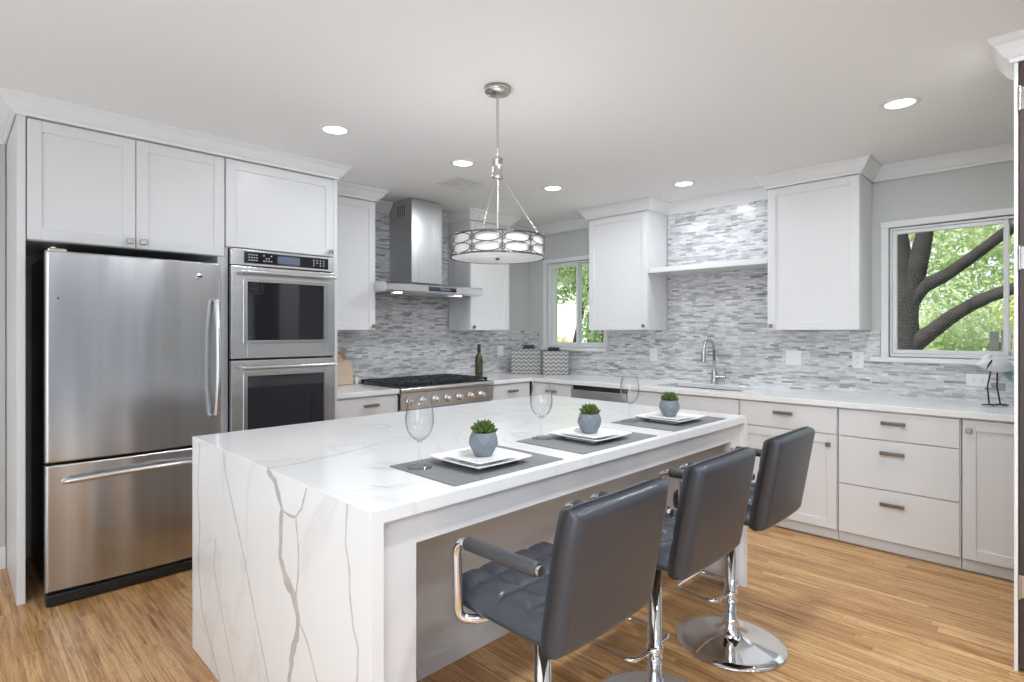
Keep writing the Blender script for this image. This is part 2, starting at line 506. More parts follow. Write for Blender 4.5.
# ------------------------------------------------------------------ mesh builder
class MB:
    def __init__(self):
        self.v, self.f, self.mi, self.sm = [], [], [], []

    def add(self, verts, faces, mi=0, smooth=False):
        o = len(self.v)
        self.v += [tuple(p) for p in verts]
        for f in faces:
            self.f.append(tuple(i + o for i in f))
            self.mi.append(mi)
            self.sm.append(smooth)
        return self

    def bm(self, bm, mi=0, smooth=False):
        bm.verts.index_update()
        self.add([v.co[:] for v in bm.verts], [[v.index for v in f.verts] for f in bm.faces], mi, smooth)
        bm.free()
        return self

    def box(self, p, q, bev=0.0, seg=2, mi=0, smooth=False, rot=None, piv=None):
        lo = [min(a, b) for a, b in zip(p, q)]
        hi = [max(a, b) for a, b in zip(p, q)]
        bm = bmesh.new()
        vs = [bm.verts.new((x, y, z)) for x in (lo[0], hi[0]) for y in (lo[1], hi[1]) for z in (lo[2], hi[2])]
        for f in ((0, 1, 3, 2), (4, 6, 7, 5), (0, 4, 5, 1), (2, 3, 7, 6), (0, 2, 6, 4), (1, 5, 7, 3)):
            bm.faces.new([vs[i] for i in f])
        if bev > 0:
            bev = min(bev, 0.49 * min(h - l for h, l in zip(hi, lo)))
            bmesh.ops.bevel(bm, geom=list(bm.edges), offset=bev, segments=seg, profile=0.5, affect='EDGES')
        if rot is not None:
            c = Vector(piv) if piv else Vector([(a + b) / 2 for a, b in zip(lo, hi)])
            bmesh.ops.transform(bm, matrix=Matrix.Translation(c) @ rot.to_4x4() @ Matrix.Translation(-c), verts=bm.verts)
        return self.bm(bm, mi, smooth)

    def tube(self, path, r, seg=12, mi=0, cap=True, closed=False):
        """round bar along a path; r is a number or one radius per point"""
        P = [Vector(p) for p in path]
        n = len(P)
        rs = r if isinstance(r, (list, tuple)) else [r] * n
        verts, faces = [], []
        t0 = (P[1] - P[0]).normalized()
        up = Vector((0, 0, 1)) if abs(t0.z) < 0.9 else Vector((1, 0, 0))
        nrm = (up - t0 * up.dot(t0)).normalized()
        for i in range(n):
            if closed:
                t = (P[(i + 1) % n] - P[i - 1]).normalized()
            elif i == 0:
                t = t0
            elif i == n - 1:
                t = (P[-1] - P[-2]).normalized()
            else:
                t = ((P[i + 1] - P[i]).normalized() + (P[i] - P[i - 1]).normalized()).normalized()
            nrm = (nrm - t * nrm.dot(t)).normalized()
            b = t.cross(nrm)
            for k in range(seg):
                a = 2 * PI * k / seg
                verts.append(P[i] + (nrm * math.cos(a) + b * math.sin(a)) * rs[i])
        m = n if closed else n - 1
        for i in range(m):
            j = (i + 1) % n
            for k in range(seg):
                l = (k + 1) % seg
                faces.append((i * seg + k, i * seg + l, j * seg + l, j * seg + k))
        self.add(verts, faces, mi, True)
        if cap and not closed:
            self.add([verts[k] for k in range(seg)], [tuple(range(seg))[::-1]], mi)
            self.add([verts[(n - 1) * seg + k] for k in range(seg)], [tuple(range(seg))], mi)
        return self

    def lathe(self, prof, c=(0, 0, 0), seg=32, mi=0, axis='Z', smooth=True, caps=True):
        """profile of (radius, height) turned about an axis through c"""
        verts, faces = [], []
        c = Vector(c)
        for (r, h) in prof:
            for k in range(seg):
                a = 2 * PI * k / seg
                x, y = r * math.cos(a), r * math.sin(a)
                p = {'Z': (x, y, h), 'X': (h, x, y), 'Y': (y, h, x)}[axis]
                verts.append(c + Vector(p))
        for i in range(len(prof) - 1):
            for k in range(seg):
                l = (k + 1) % seg
                faces.append((i * seg + k, i * seg + l, (i + 1) * seg + l, (i + 1) * seg + k))
        self.add(verts, faces, mi, smooth)
        for i, rev in ((0, True), (len(prof) - 1, False)):
            if prof[i][0] > 1e-5 and prof[0] != prof[-1] and caps:
                ring = [verts[i * seg + k] for k in range(seg)]
                idx = list(range(seg))
                self.add(ring, [tuple(idx[::-1] if rev else idx)], mi)
        return self

    def cyl(self, c, r, h, axis='Z', seg=24, mi=0, bev=0.0):
        pr = [(r, 0), (r, h)] if not bev else [(r - bev, 0), (r, bev), (r, h - bev), (r - bev, h)]
        return self.lathe(pr, c, seg, mi, axis, smooth=True)

    def prism(self, poly, ax, a0, a1, mi=0):
        """a 2-D outline pushed along axis ax from a0 to a1"""
        n = len(poly)

        def P(p, a):
            return {0: (a, p[0], p[1]), 1: (p[0], a, p[1]), 2: (p[0], p[1], a)}[ax]
        v = [P(p, a0) for p in poly] + [P(p, a1) for p in poly]
        f = [tuple(range(n))[::-1], tuple(range(n, 2 * n))]
        for i in range(n):
            j = (i + 1) % n
            f.append((i, j, n + j, n + i))
        return self.add(v, f, mi)

    def obj(self, name, mats, parent=None):
        me = bpy.data.meshes.new(name)
        off = Vector((0, 0, 0))
        p = parent
        while p is not None:
            off += p.location
            p = p.parent
        me.from_pydata([tuple(Vector(v) - off) for v in self.v], [], self.f)
        if not isinstance(mats, (list, tuple)):
            mats = [mats]
        for m in mats:
            me.materials.append(m)
        me.polygons.foreach_set('material_index', self.mi)
        me.polygons.foreach_set('use_smooth', self.sm)
        bm = bmesh.new()
        bm.from_mesh(me)
        bmesh.ops.recalc_face_normals(bm, faces=bm.faces)
        bm.to_mesh(me)
        bm.free()
        me.update()
        o = bpy.data.objects.new(name, me)
        COL.objects.link(o)
        if parent is not None:
            o.parent = parent
        return o


def tag(o, label, cat, group=None, kind=None):
    o['label'] = label
    o['category'] = cat
    if group:
        o['group'] = group
    if kind:
        o['kind'] = kind
    return o


def thing(name, label, cat, loc=(0, 0, 0), group=None):
    o = bpy.data.objects.new(name, None)
    o.empty_display_size = 0.1
    o.location = loc
    COL.objects.link(o)
    return tag(o, label, cat, group)


def struct(name, mb, m, parent=None):
    o = mb.obj(name, m, parent)
    o['kind'] = 'structure'
    return o


def dup(root, loc, label, rotz=None):
    r = root.copy()
    COL.objects.link(r)
    r.location = loc
    if rotz is not None:
        r.rotation_euler = (0, 0, rotz)
    r['label'] = label
    for ch in list(root.children):
        c = ch.copy()
        COL.objects.link(c)
        c.parent = r
        for g in list(ch.children):
            d = g.copy()
            COL.objects.link(d)
            d.parent = c
    return r


def arc(c, r, a0, a1, n, plane='XZ'):
    out = []
    for i in range(n + 1):
        a = R(a0 + (a1 - a0) * i / n)
        u, w = r * math.cos(a), r * math.sin(a)
        out.append({'XZ': (c[0] + u, c[1], c[2] + w), 'YZ': (c[0], c[1] + u, c[2] + w), 'XY': (c[0] + u, c[1] + w, c[2])}[plane])
    return out


def fillet(pts, r, n=6):
    """round the inner corners of a polyline"""
    P = [Vector(p) for p in pts]
    out = [P[0]]
    for i in range(1, len(P) - 1):
        a, b, c = P[i - 1], P[i], P[i + 1]
        d1, d2 = (a - b), (c - b)
        rr = min(r, d1.length * 0.49, d2.length * 0.49)
        s, e = b + d1.normalized() * rr, b + d2.normalized() * rr
        for k in range(n + 1):
            t = k / n
            out.append(s * (1 - t) ** 2 + b * 2 * t * (1 - t) + e * t * t)
    out.append(P[-1])
    return out


# ------------------------------------------------------------------ room shell
XL, YS = -4.49, 4.77          # tiled faces of the two kitchen walls
struct('floor', MB().box((-4.7, -0.4, -0.1), (0.9, 4.95, 0.0)), FLOOR)
fl_ = MB().box((-4.7, -3.1, -0.1), (3.6, -0.4, 0.004))  # pale floor added out of view to offset the oak's warm bounce
fl_.box((0.9, -0.4, -0.1), (3.6, 4.95, 0.004))
struct('floor_bounce', fl_, BOUNCE_FLOOR)
struct('ceiling', MB().box((-4.7, -3.1, CEIL), (3.6, 4.95, CEIL + 0.1)), CEILW)
w = MB()
w.box((-4.7, 0.262, 0), (-4.5, 4.95, CEIL))
struct('wall_left', w, WALLG)
struct('wall_entry', MB().box((-4.7, -3.1, 0), (-4.40, 0.248, CEIL)), WALLB)
W1 = (-0.946, 0.316, 1.185, 2.108)   # rough openings x0, x1, z0, z1
W2 = (-4.20, -3.42, 1.195, 2.125)
w = MB()
Y0, Y1 = 4.78, 4.95
w.box((-4.5, Y0, 0), (3.6, Y1, W1[2]))
w.box((-4.5, Y0, 2.125), (3.6, Y1, CEIL))
w.box((-4.5, Y0, W1[2]), (W2[0], Y1, 2.125))
w.box((W2[1], Y0, W1[2]), (W1[0], Y1, 2.125))
w.box((W1[1], Y0, W1[2]), (3.6, Y1, 2.125))
w.box((W1[0], Y0, W1[3]), (W1[1], Y1, 2.125))
w.box((W2[0], Y0, W1[2]), (W2[1], Y1, W2[2]))
struct('wall_front', w, WALLG)
w = MB()   # unseen back wall, with wide openings made up to light the room
w.box((-4.7, -3.1, 0), (-3.7, -3.0, CEIL))
w.box((-0.1, -3.1, 0), (0.15, -3.0, CEIL))
w.box((3.25, -3.1, 0), (3.6, -3.0, CEIL))
w.box((-3.7, -3.1, 2.46), (-0.1, -3.0, CEIL))
w.box((0.15, -3.1, 2.46), (3.25, -3.0, CEIL))
w.box((-3.7, -3.1, 0), (-0.1, -3.0, 0.22))
struct('wall_back', w, WALLB)
w = MB()   # unseen side wall, two narrow slits added to streak the steel's reflections
ys = (-3.0, 1.28, 1.50, 2.92, 3.18, 4.78)
for a in (0, 2, 4):
    w.box((3.4, ys[a], 0), (3.6, ys[a + 1], CEIL))
for a in (1, 3):
    w.box((3.4, ys[a], 0), (3.6, ys[a + 1], 0.15))
    w.box((3.4, ys[a], 2.40), (3.6, ys[a + 1], CEIL))
struct('wall_right', w, WALLD)
w = MB()  # frames of the made-up back openings, added for reflections too
for x in (-3.7, -2.53, -1.33, -0.16):
    w.box((x, -2.99, 0.22), (x + 0.06, -2.93, 2.46), 0.004)
for z in (0.22, 2.40):
    w.box((-3.7, -2.985, z), (-0.1, -2.94, z + 0.06), 0.004)
struct('window_3', w, VINYLFR)
w = MB()
for x in (0.15, 1.67, 3.19):
    w.box((x, -2.99, 0.0), (x + 0.06, -2.93, 2.46), 0.004)
for z in (0.0, 2.40):
    w.box((0.15, -2.985, z), (3.25, -2.94, z + 0.06), 0.004)
struct('added_door_2', w, VINYLFR)
for n_, (ya, yb) in ((4, (1.28, 1.50)), (5, (2.92, 3.18))):  # frames of the added reflection slits
    w = MB()
    for y in (ya, yb - 0.03):
        w.box((3.42, y, 0.15), (3.48, y + 0.03, 2.40), 0.003)
    for z in (0.15, 2.36):
        w.box((3.42, ya, z), (3.48, yb, z + 0.04), 0.003)
    struct('window_%d' % n_, w, VINYLFR)
# stub wall at the right edge of the view, its white casing and the dark door in it
struct('wall_stub', MB().box((-0.163, 3.090, 0), (1.6, 3.30, CEIL)), WALLG)
w = MB()
w.box((-0.176, 3.045, 0), (-0.1635, 3.302, 2.545), 0.002)
struct('trim_4', w, TRIMW)
d = MB().box((-0.1605, 3.058, 0.012), (0.72, 3.088, 2.445), 0.001)
for (xa, xb, za, zb) in ((-0.1605, -0.05, 0.012, 2.445), (0.61, 0.72, 0.012, 2.445), (-0.05, 0.61, 0.012, 0.24), (-0.05, 0.61, 1.02, 1.16), (-0.05, 0.61, 2.32, 2.445)):
    d.box((xa, 3.050, za), (xb, 3.060, zb), 0.002)
door = struct('door_1', d, DOORB)
kn_ = MB().lathe([(0.026, 0.0), (0.026, -0.006), (0.010, -0.010), (0.010, -0.034), (0.024, -0.042), (0.027, -0.055), (0.020, -0.066), (0.0, -0.068)], (0.655, 3.0498, 1.0), 24, 0, 'Y')
kn_.obj('door_knob', NICKEL, door)
for hz in (0.30, 1.62, 2.26):
    h = MB().box((-0.160, 3.047, hz), (-0.140, 3.0498, hz + 0.09), 0.0005)
    h.cyl((-0.1585, 3.0425, hz - 0.004), 0.0045, 0.098, seg=10)
    h.obj('hinge', NICKEL, door)

# tiled backsplash
t = MB()
t.box((XL - 0.009, 1.99, 0.90), (XL, 3.59, CEIL - 0.002))
t.box((XL - 0.009, 3.59, 0.90), (XL, YS - 0.0005, 1.375))
struct('backsplash', t, TILE_L)
t = MB()
t.box((XL + 0.0005, YS, 0.90), (1.2, YS + 0.009, 1.160))
t.box((XL + 0.0005, YS, 1.160), (-4.335, YS + 0.009, 1.375))
t.box((-3.405, YS, 1.160), (-1.0, YS + 0.009, 1.375))
t.box((-2.70, YS, 1.375), (-1.672, YS + 0.009, CEIL - 0.002))
struct('backsplash', t, TILE_S)

# crown moulding
PROF = [(0.0, 2.452), (0.010, 2.452), (0.014, 2.466), (0.026, 2.474), (0.040, 2.492), (0.056, 2.518), (0.068, 2.528), (0.074, 2.536), (0.074, CEIL - 0.001), (0.0, CEIL - 0.001)]


def sweep(path, prof):
    """run a profile along a plan path; the room lies to the right of travel"""
    P = [Vector((p[0], p[1])) for p in path]
    n, m = len(P), len(prof)
    verts, faces = [], []
    for i in range(n):
        ns = []
        if i > 0:
            d = (P[i] - P[i - 1]).normalized()
            ns.append(Vector((d.y, -d.x)))
        if i < n - 1:
            d = (P[i + 1] - P[i]).normalized()
            ns.append(Vector((d.y, -d.x)))
        if len(ns) == 2:
            s = ns[0] + ns[1]
            nv = s / (1 + ns[0].dot(ns[1]))
        else:
            nv = ns[0]
        for (dd, z) in prof:
            verts.append((P[i].x + nv.x * dd, P[i].y + nv.y * dd, z))
    for i in range(n - 1):
        for k in range(m):
            l = (k + 1) % m
            faces.append((i * m + k, i * m + l, (i + 1) * m + l, (i + 1) * m + k))
    faces.append(tuple(range(m)))
    faces.append(tuple((n - 1) * m + k for k in range(m))[::-1])
    return MB().add(verts, faces)


struct('trim_1', sweep([(-4.399, -2.9), (-4.399, 0.249), (-3.734, 0.249), (-3.734, 1.977), (-4.146, 1.977), (-4.146, 2.549), (-4.489, 2.549), (-4.489, 2.893)], PROF), TRIMW)
struct('trim_2', sweep([(-4.489, 3.242), (-4.489, 3.588), (-4.146, 3.588), (-4.146, 4.128), (-4.489, 4.128), (-4.489, 4.769), (-3.364, 4.769), (-3.364, 4.426), (-2.701, 4.426), (-2.701, 4.769), (-1.671, 4.769), (-1.671, 4.426), (-1.046, 4.426), (-1.046, 4.769), (1.5, 4.769)], PROF), TRIMW)
struct('trim_3', sweep([(-0.177, 3.30), (-0.177, 3.044), (1.6, 3.044)], PROF), TRIMW)
BPROF = [(0.0, 0.0), (0.016, 0.0), (0.016, 0.085), (0.012, 0.100), (0.008, 0.106), (0.006, 0.122), (0.0, 0.124)]
struct('baseboard_left', sweep([(-4.399, -2.9), (-4.399, 0.248)], BPROF), TRIMW)


# windows
def window(n, x0, x1, z0, z1, fx, sill_ext):
    """two-pane slider: casing, frame, sashes, panes and sill"""
    ca = 0.047
    c = MB()
    c.box((x0 - ca, 4.752, z1), (x1 + ca, 4.7795, z1 + 0.044), 0.004)
    c.box((x0 - ca, 4.752, z0 - 0.03), (x0, 4.7795, z1), 0.004)
    c.box((x1, 4.752, z0 - 0.03), (x1 + ca, 4.7795, z1), 0.004)
    root = struct('window_%d' % n, c, TRIMW)
    s = MB().box((x0 - ca - sill_ext, 4.715, z0 - 0.033), (x1 + ca + sill_ext, 4.7795, z0 + 0.001), 0.006)
    s.obj('window_sill', TRIMW, root)
    j = MB()
    g = 0.004
    j.box((x0 + g, 4.781, z0 + g), (x0 + 0.015, 4.90, z1 - g), 0.003)
    j.box((x1 - 0.015, 4.781, z0 + g), (x1 - g, 4.90, z1 - g), 0.003)
    j.box((x0 + 0.015, 4.781, z0 + g), (x1 - 0.015, 4.90, z0 + 0.026), 0.003)
    j.box((x0 + 0.015, 4.781, z1 - 0.02), (x1 - 0.015, 4.90, z1 - g), 0.003)
    j.obj('window_frame', VINYLFR, root)
    for (a, b, y) in ((x0 + 0.016, fx + 0.014, 4.792), (fx - 0.014, x1 - 0.016, 4.832)):
        sh = MB()
        sw = 0.027
        za, zb = z0 + 0.027, z1 - 0.021
        sh.box((a, y, za), (a + sw, y + 0.03, zb), 0.003)
        sh.box((b - sw, y, za), (b, y + 0.03, zb), 0.003)
        sh.box((a + sw, y, za), (b - sw, y + 0.03, za + sw), 0.003)
        sh.box((a + sw, y, zb - sw), (b - sw, y + 0.03, zb), 0.003)
        so = sh.obj('sash', VINYLFR, root)
        MB().box((a + sw, y + 0.012, za + sw), (b - sw, y + 0.016, zb - sw)).obj('pane', PANE, so)
    return root


window(1, W1[0], W1[1], W1[2], W1[3], -0.315, 0.06)
window(2, W2[0], W2[1], W2[2], W2[3], -3.79, 0.02)


# ------------------------------------------------------------------ cabinet helpers
def at(side, plane, u, n, z):
    return (plane + n, u, z) if side == 'L' else (u, plane - n, z)


def bx(mb, side, plane, u0, u1, n0, n1, z0, z1, bev=0.0, mi=0):
    return mb.box(at(side, plane, u0, n0, z0), at(side, plane, u1, n1, z1), bev, 2, mi)


def front(side, plane, u0, u1, z0, z1, shaker=True, t=0.02, rail=0.058):
    mb = MB()
    if shaker:
        bx(mb, side, plane, u0, u0 + rail, 0, t, z0, z1, 0.0015)
        bx(mb, side, plane, u1 - rail, u1, 0, t, z0, z1, 0.0015)
        bx(mb, side, plane, u0 + rail, u1 - rail, 0, t, z1 - rail, z1, 0.0015)
        bx(mb, side, plane, u0 + rail, u1 - rail, 0, t, z0, z0 + rail, 0.0015)
        bx(mb, side, plane, u0 + rail - 0.001, u1 - rail + 0.001, 0.001, t - 0.009, z0 + rail - 0.001, z1 - rail + 0.001)
    else:
        bx(mb, side, plane, u0, u1, 0, t, z0, z1, 0.002)
    return mb


def knob(side, plane, u, z, parent):
    mb = MB()
    bx(mb, side, plane, u - 0.006, u + 0.006, 0, 0.016, z - 0.006, z + 0.006, 0.001)
    bx(mb, side, plane, u - 0.0145, u + 0.0145, 0.016, 0.027, z - 0.0145, z + 0.0145, 0.003)
    return mb.obj('knob', PULLM, parent)


def pull(side, plane, u, z, parent, ln=0.128):
    mb = MB()
    for s in (-1, 1):
        bx(mb, side, plane, u + s * (ln / 2 - 0.012) - 0.006, u + s * (ln / 2 - 0.012) + 0.006, 0, 0.022, z - 0.006, z + 0.006, 0.001)
    bx(mb, side, plane, u - ln / 2, u + ln / 2, 0.02, 0.031, z - 0.0115, z + 0.0115, 0.003)
    return mb.obj('pull', PULLM, parent)


# ---- cabinet over the fridge, with its end panel
cb = thing('refrigerator_cabinet', 'white two-door cabinet with end panel surrounding the steel refrigerator', 'cabinet', (-4.1, 0.74, 0))
mb = MB().box((-4.485, 0.288, 1.832), (-3.76, 1.2295, 2.545), 0.001)
mb.obj('body', WHITE, cb)
MB().box((-4.395, 0.252, 0.0005), (-3.736, 0.286, 2.545), 0.002).obj('end_panel', WHITE, cb)
MB().box((-4.485, 1.190, 0.0005), (-3.755, 1.2295, 1.831), 0.001).obj('side_panel', WHITE, cb)
d = front('L', -3.76, 0.292, 0.756, 1.836, 2.445).obj('door', WHITE, cb)
knob('L', -3.74, 0.727, 1.872, d)
d = front('L', -3.76, 0.760, 1.224, 1.836, 2.445).obj('door', WHITE, cb)
knob('L', -3.74, 0.790, 1.872, d)

# ---- tall oven cabinet
cb = thing('oven_cabinet', 'tall white cabinet holding the double wall oven', 'cabinet', (-4.1, 1.6, 0))
mb = MB()
mb.box((-4.485, 1.2315, 0.1), (-3.76, 1.2505, 2.545))
mb.box((-4.485, 1.955, 0.1), (-3.742, 1.983, 2.545), 0.001)
mb.box((-4.485, 1.2505, 1.895), (-3.76, 1.955, 2.545))
mb.box((-4.485, 1.2505, 0.1), (-3.76, 1.955, 0.60))
mb.obj('body', WHITE, cb)
MB().box((-4.485, 1.24, 0), (-3.80, 1.975, 0.1)).obj('toe_kick', TOE, cb)
d = front('L', -3.76, 1.234, 1.953, 1.899, 2.445).obj('door', WHITE, cb)
knob('L', -3.74, 1.925, 1.930, d)
front('L', -3.76, 1.234, 1.953, 0.12, 0.585).obj('drawer', WHITE, cb)

# ---- double oven
ov = thing('double_wall_oven', 'stainless steel double wall oven with black glass doors', 'oven', (-4.0, 1.6, 0.60))
MB().box((-4.30, 1.262, 0.604), (-3.755, 1.945, 1.888), 0.002).obj('body', BLACK, ov)
cp = MB().box((-3.752, 1.256, 1.787), (-3.722, 1.950, 1.889), 0.004).obj('control_panel', STEEL_H, ov)
MB().box((-3.7222, 1.335, 1.803), (-3.7165, 1.902, 1.876), 0.002).obj('panel_glass', BGLASS, cp)
MB().box((-3.7168, 1.545, 1.815), (-3.7152, 1.695, 1.862)).obj('display', DISPLAY, cp)
for (a, st) in ((1.36, 0.016), (1.452, 0.016), (1.79, 0.024)):
    lg = MB()
    for k in range(4):
        for r_ in range(3):
            if random.random() < 0.75:
                y = a + k * st
                lg.box((-3.7168, y, 1.820 + r_ * 0.017), (-3.7154, y + 0.009, 1.826 + r_ * 0.017))
    lg.obj('button_legend', LEGEND, cp)
for (za, zb, wa, wb, hz) in ((1.197, 1.780, 1.312, 1.684, 1.742), (0.612, 1.185, 0.73, 1.083, 1.139)):
    dm = MB()
    f0, f1 = -3.752, -3.715
    y0, y1, gy0, gy1 = 1.256, 1.950, 1.352, 1.868
    dm.box((f0, y0, za), (f1, gy0, zb), 0.003)
    dm.box((f0, gy1, za), (f1, y1, zb), 0.003)
    dm.box((f0, gy0, wb), (f1, gy1, zb), 0.003)
    dm.box((f0, gy0, za), (f1, gy1, wa), 0.003)
    dr = dm.obj('oven_door', STEEL_H, ov)
    rim = MB()
    for (a, b, c_, e) in ((gy0 - 0.028, gy0, wa - 0.02, wb + 0.02), (gy1, gy1 + 0.028, wa - 0.02, wb + 0.02)):
        rim.box((f1 - 0.001, a, c_), (f1 + 0.009, b, e), 0.003)
    rim.box((f1 - 0.001, gy0, wb), (f1 + 0.009, gy1, wb + 0.02), 0.003)
    rim.box((f1 - 0.001, gy0, wa - 0.02), (f1 + 0.009, gy1, wa), 0.003)
    rim.obj('window_rim', STEEL_V, dr)
    MB().box((f0 + 0.004, gy0 + 0.0005, wa + 0.0005), (f1 - 0.004, gy1 - 0.0005, wb - 0.0005)).obj('window_glass', BGLASS, dr)
    hb = MB().tube([(-3.662, 1.302, hz), (-3.662, 1.93, hz)], 0.0115, 14)
    for y in (1.325, 1.905):
        hb.tube([(f1 - 0.002, y, hz), (-3.662, y, hz)], 0.010, 12)
    hb.obj('handle', STEEL_H, dr)

# ---- refrigerator
fr = thing('refrigerator', 'stainless steel bottom-freezer refrigerator in the white enclosure', 'refrigerator', (-4.0, 0.76, 0))
MB().box((-4.38, 0.362, 0.045), (-3.675, 1.150, 1.762), 0.006).obj('body', BLACK, fr)


def fridge_door(z0, z1):
    """door skin bowed a little outwards, with rolled edges"""
    y0, y1, xb, n = 0.350, 1.166, -3.668, 40
    mb = MB()
    prof = []
    rr = 0.016
    for k in range(7):
        a = R(180 - 90 * k / 6)
        prof.append((y0 + rr + rr * math.cos(a), -3.614 - rr + rr * math.sin(a)))
    for k in range(1, n):
        u = k / n
        prof.append((y0 + rr + (y1 - y0 - 2 * rr) * u, -3.614 + 0.014 * (1 - (2 * u - 1) ** 2)))
    for k in range(7):
        a = R(90 - 90 * k / 6)
        prof.append((y1 - rr + rr * math.cos(a), -3.614 - rr + rr * math.sin(a)))
    rows = [(z0, -0.004), (z0 + 0.004, 0), (z0 + 0.010, 0), (z0 + 0.03, 0), (z1 - 0.03, 0), (z1 - 0.010, 0), (z1 - 0.004, 0), (z1, -0.004)]
    m = len(prof)
    verts, faces = [], []
    for (z, d_) in rows:
        verts += [(x + d_, y, z) for (y, x) in prof]
    for i in range(len(rows) - 1):
        for k in range(m - 1):
            faces.append((i * m + k, i * m + k + 1, (i + 1) * m + k + 1, (i + 1) * m + k))
    mb.add(verts, faces, 0, True)
    b0 = [(xb, y0, z0), (xb, y1, z0), (xb, y1, z1), (xb, y0, z1)]
    mb.add(b0, [(0, 1, 2, 3)])
    mb.add([verts[k] for k in range(m)] + [b0[1], b0[0]], [tuple(range(m + 2))])
    nr = len(rows)
    mb.add([verts[(nr - 1) * m + k] for k in range(m)] + [b0[2], b0[3]], [tuple(range(m + 2))])
    mb.add([b0[0]] + [verts[i * m] for i in range(nr)] + [b0[3]], [tuple(range(nr + 2))])
    mb.add([b0[1]] + [verts[i * m + m - 1] for i in range(nr)] + [b0[2]], [tuple(range(nr + 2))])
    return mb


d = fridge_door(0.712, 1.772).obj('door', STEEL_V, fr)
hp = fillet([(-3.604, 1.128, 1.548), (-3.575, 1.128, 1.552), (-3.545, 1.128, 1.38), (-3.540, 1.128, 1.21), (-3.545, 1.128, 1.04), (-3.575, 1.128, 0.872), (-3.604, 1.128, 0.876)], 0.05)
MB().tube(hp, 0.0145, 14).obj('handle', STEEL_H, d)
e = MB()
e.lathe([(0.0, 0), (0.021, 0.0), (0.021, 0.0025), (0.018, 0.0035), (0.0, 0.0035)], (-3.6035, 1.045, 1.688), 28, 0, 'X')
eo = e.obj('badge', CHROME, d)
eo.scale = (1, 1, 1)
MB().box((-3.6005, 1.030, 1.684), (-3.5992, 1.060, 1.692), 0.0005).obj('badge_mark', BLACK, d)
MB().lathe([(0.0, 0), (0.004, 0), (0.004, 0.004), (0, 0.005)], (-3.612, 0.40, 1.535), 10, 0, 'X').obj('door_plug', BLACK, d)
d = fridge_door(0.064, 0.698).obj('freezer_drawer', STEEL_V, fr)
hp = fillet([(-3.606, 0.425, 0.615), (-3.578, 0.430, 0.618), (-3.552, 0.60, 0.628), (-3.548, 0.76, 0.63), (-3.552, 0.92, 0.628), (-3.578, 1.09, 0.618), (-3.606, 1.095, 0.615)], 0.05)
MB().tube(hp, 0.0145, 14).obj('handle', STEEL_H, d)
g = MB().box((-3.668, 0.352, 0.006), (-3.588, 1.164, 0.058), 0.004)
for k in range(3):
    g.box((-3.590, 0.47 + k * 0.23, 0.022), (-3.584, 0.64 + k * 0.23, 0.042), 0.002)
g.obj('base_grille', BLACK, fr)
hg = MB().box((-3.70, 0.362, 1.764), (-3.63, 0.44, 1.788), 0.006)
hg.cyl((-3.645, 0.385, 1.772), 0.012, 0.022)
hg.obj('hinge_cover', NICKEL, fr)
for y in (0.42, 1.09):
    MB().cyl((-3.72, y, 0.0), 0.018, 0.046).obj('foot', BLACK, fr)


# ---- wall cabinets
def wall_cabinet(label, side, plane, depth, u0, u1, doors, knobs, z0=1.378):
    c = at(side, plane, (u0 + u1) / 2, -depth / 2, z0)
    root = thing('wall_cabinet', label, 'cabinet', c, 'white wall cabinets')
    mb = bx(MB(), side, plane, u0, u1, -depth, -0.02, z0, 2.545, 0.001)
    mb.obj('body', WHITE, root)
    for (a, b), kn in zip(doors, knobs):
        d = front(side, plane + (-0.02 if side == 'L' else 0.02), a, b, z0 + 0.002, 2.447).obj('door', WHITE, root)
        if kn:
            knob(side, plane, kn[0], kn[1], d)
    return root


wall_cabinet('white wall cabinet between the double oven and the range hood', 'L', -4.15, 0.335, 1.985, 2.545, [(1.988, 2.543)], [(2.515, 1.412)])
wall_cabinet('white wall cabinet between the range hood and the room corner', 'L', -4.15, 0.335, 3.592, 4.124, [(3.595, 4.122)], [(3.628, 1.412)])
wall_cabinet('white wall cabinet at the left end of the floating shelf', 'S', 4.43, 0.335, -3.360, -2.705, [(-3.357, -2.708)], [(-2.742, 1.418)])
wall_cabinet('large white wall cabinet left of the wide tree-view window', 'S', 4.43, 0.335, -1.667, -1.050, [(-1.664, -1.053)], [(-1.632, 1.41)])

sh = MB().box((-2.7035, 4.435, 1.888), (-1.6685, 4.767, 1.932), 0.003).obj('floating_shelf', WHITE)
tag(sh, 'white floating shelf between two wall cabinets above the sink', 'shelf')


# ---- base cabinets
def base_cabinet(label, side, plane, u0, u1, fronts, depth=0.62, top=0.874):
    """fronts: (kind, z0, z1, pull or knob position)"""
    root = thing('base_cabinet', label, 'cabinet', at(side, plane, (u0 + u1) / 2, -0.3, 0), 'white base cabinets')
    mb = bx(MB(), side, plane, u0, u1, -depth, -0.02, 0.078, top, 0.001)
    if top < 0.87:
        bx(mb, side, plane, u0, u1, -0.04, -0.02, top, 0.874)
    if 'corner base' in label:
        bx(mb, side, plane, -3.7985, -3.774, -0.02, -0.002, 0.078, 0.874)
    mb.obj('body', WHITE, root)
    tk_ = bx(MB(), side, plane, u0, u1, -depth + 0.05, -0.045, 0.0, 0.012)
    bx(tk_, side, plane, u0, u1, -depth + 0.05, -0.024, 0.012, 0.077)
    tk_.obj('toe_kick', TOE, root)
    pl = plane + (-0.02 if side == 'L' else 0.02)
    for (kind, a, b, z0, z1, hw) in fronts:
        d = front(side, pl, a, b, z0, z1, kind == 'door').obj('door' if kind == 'door' else 'drawer', WHITE, root)
        if hw and hw[0] == 'pull':
            pull(side, plane, hw[1], hw[2], d)
        elif hw:
            knob(side, plane, hw[1], hw[2], d)
    return root


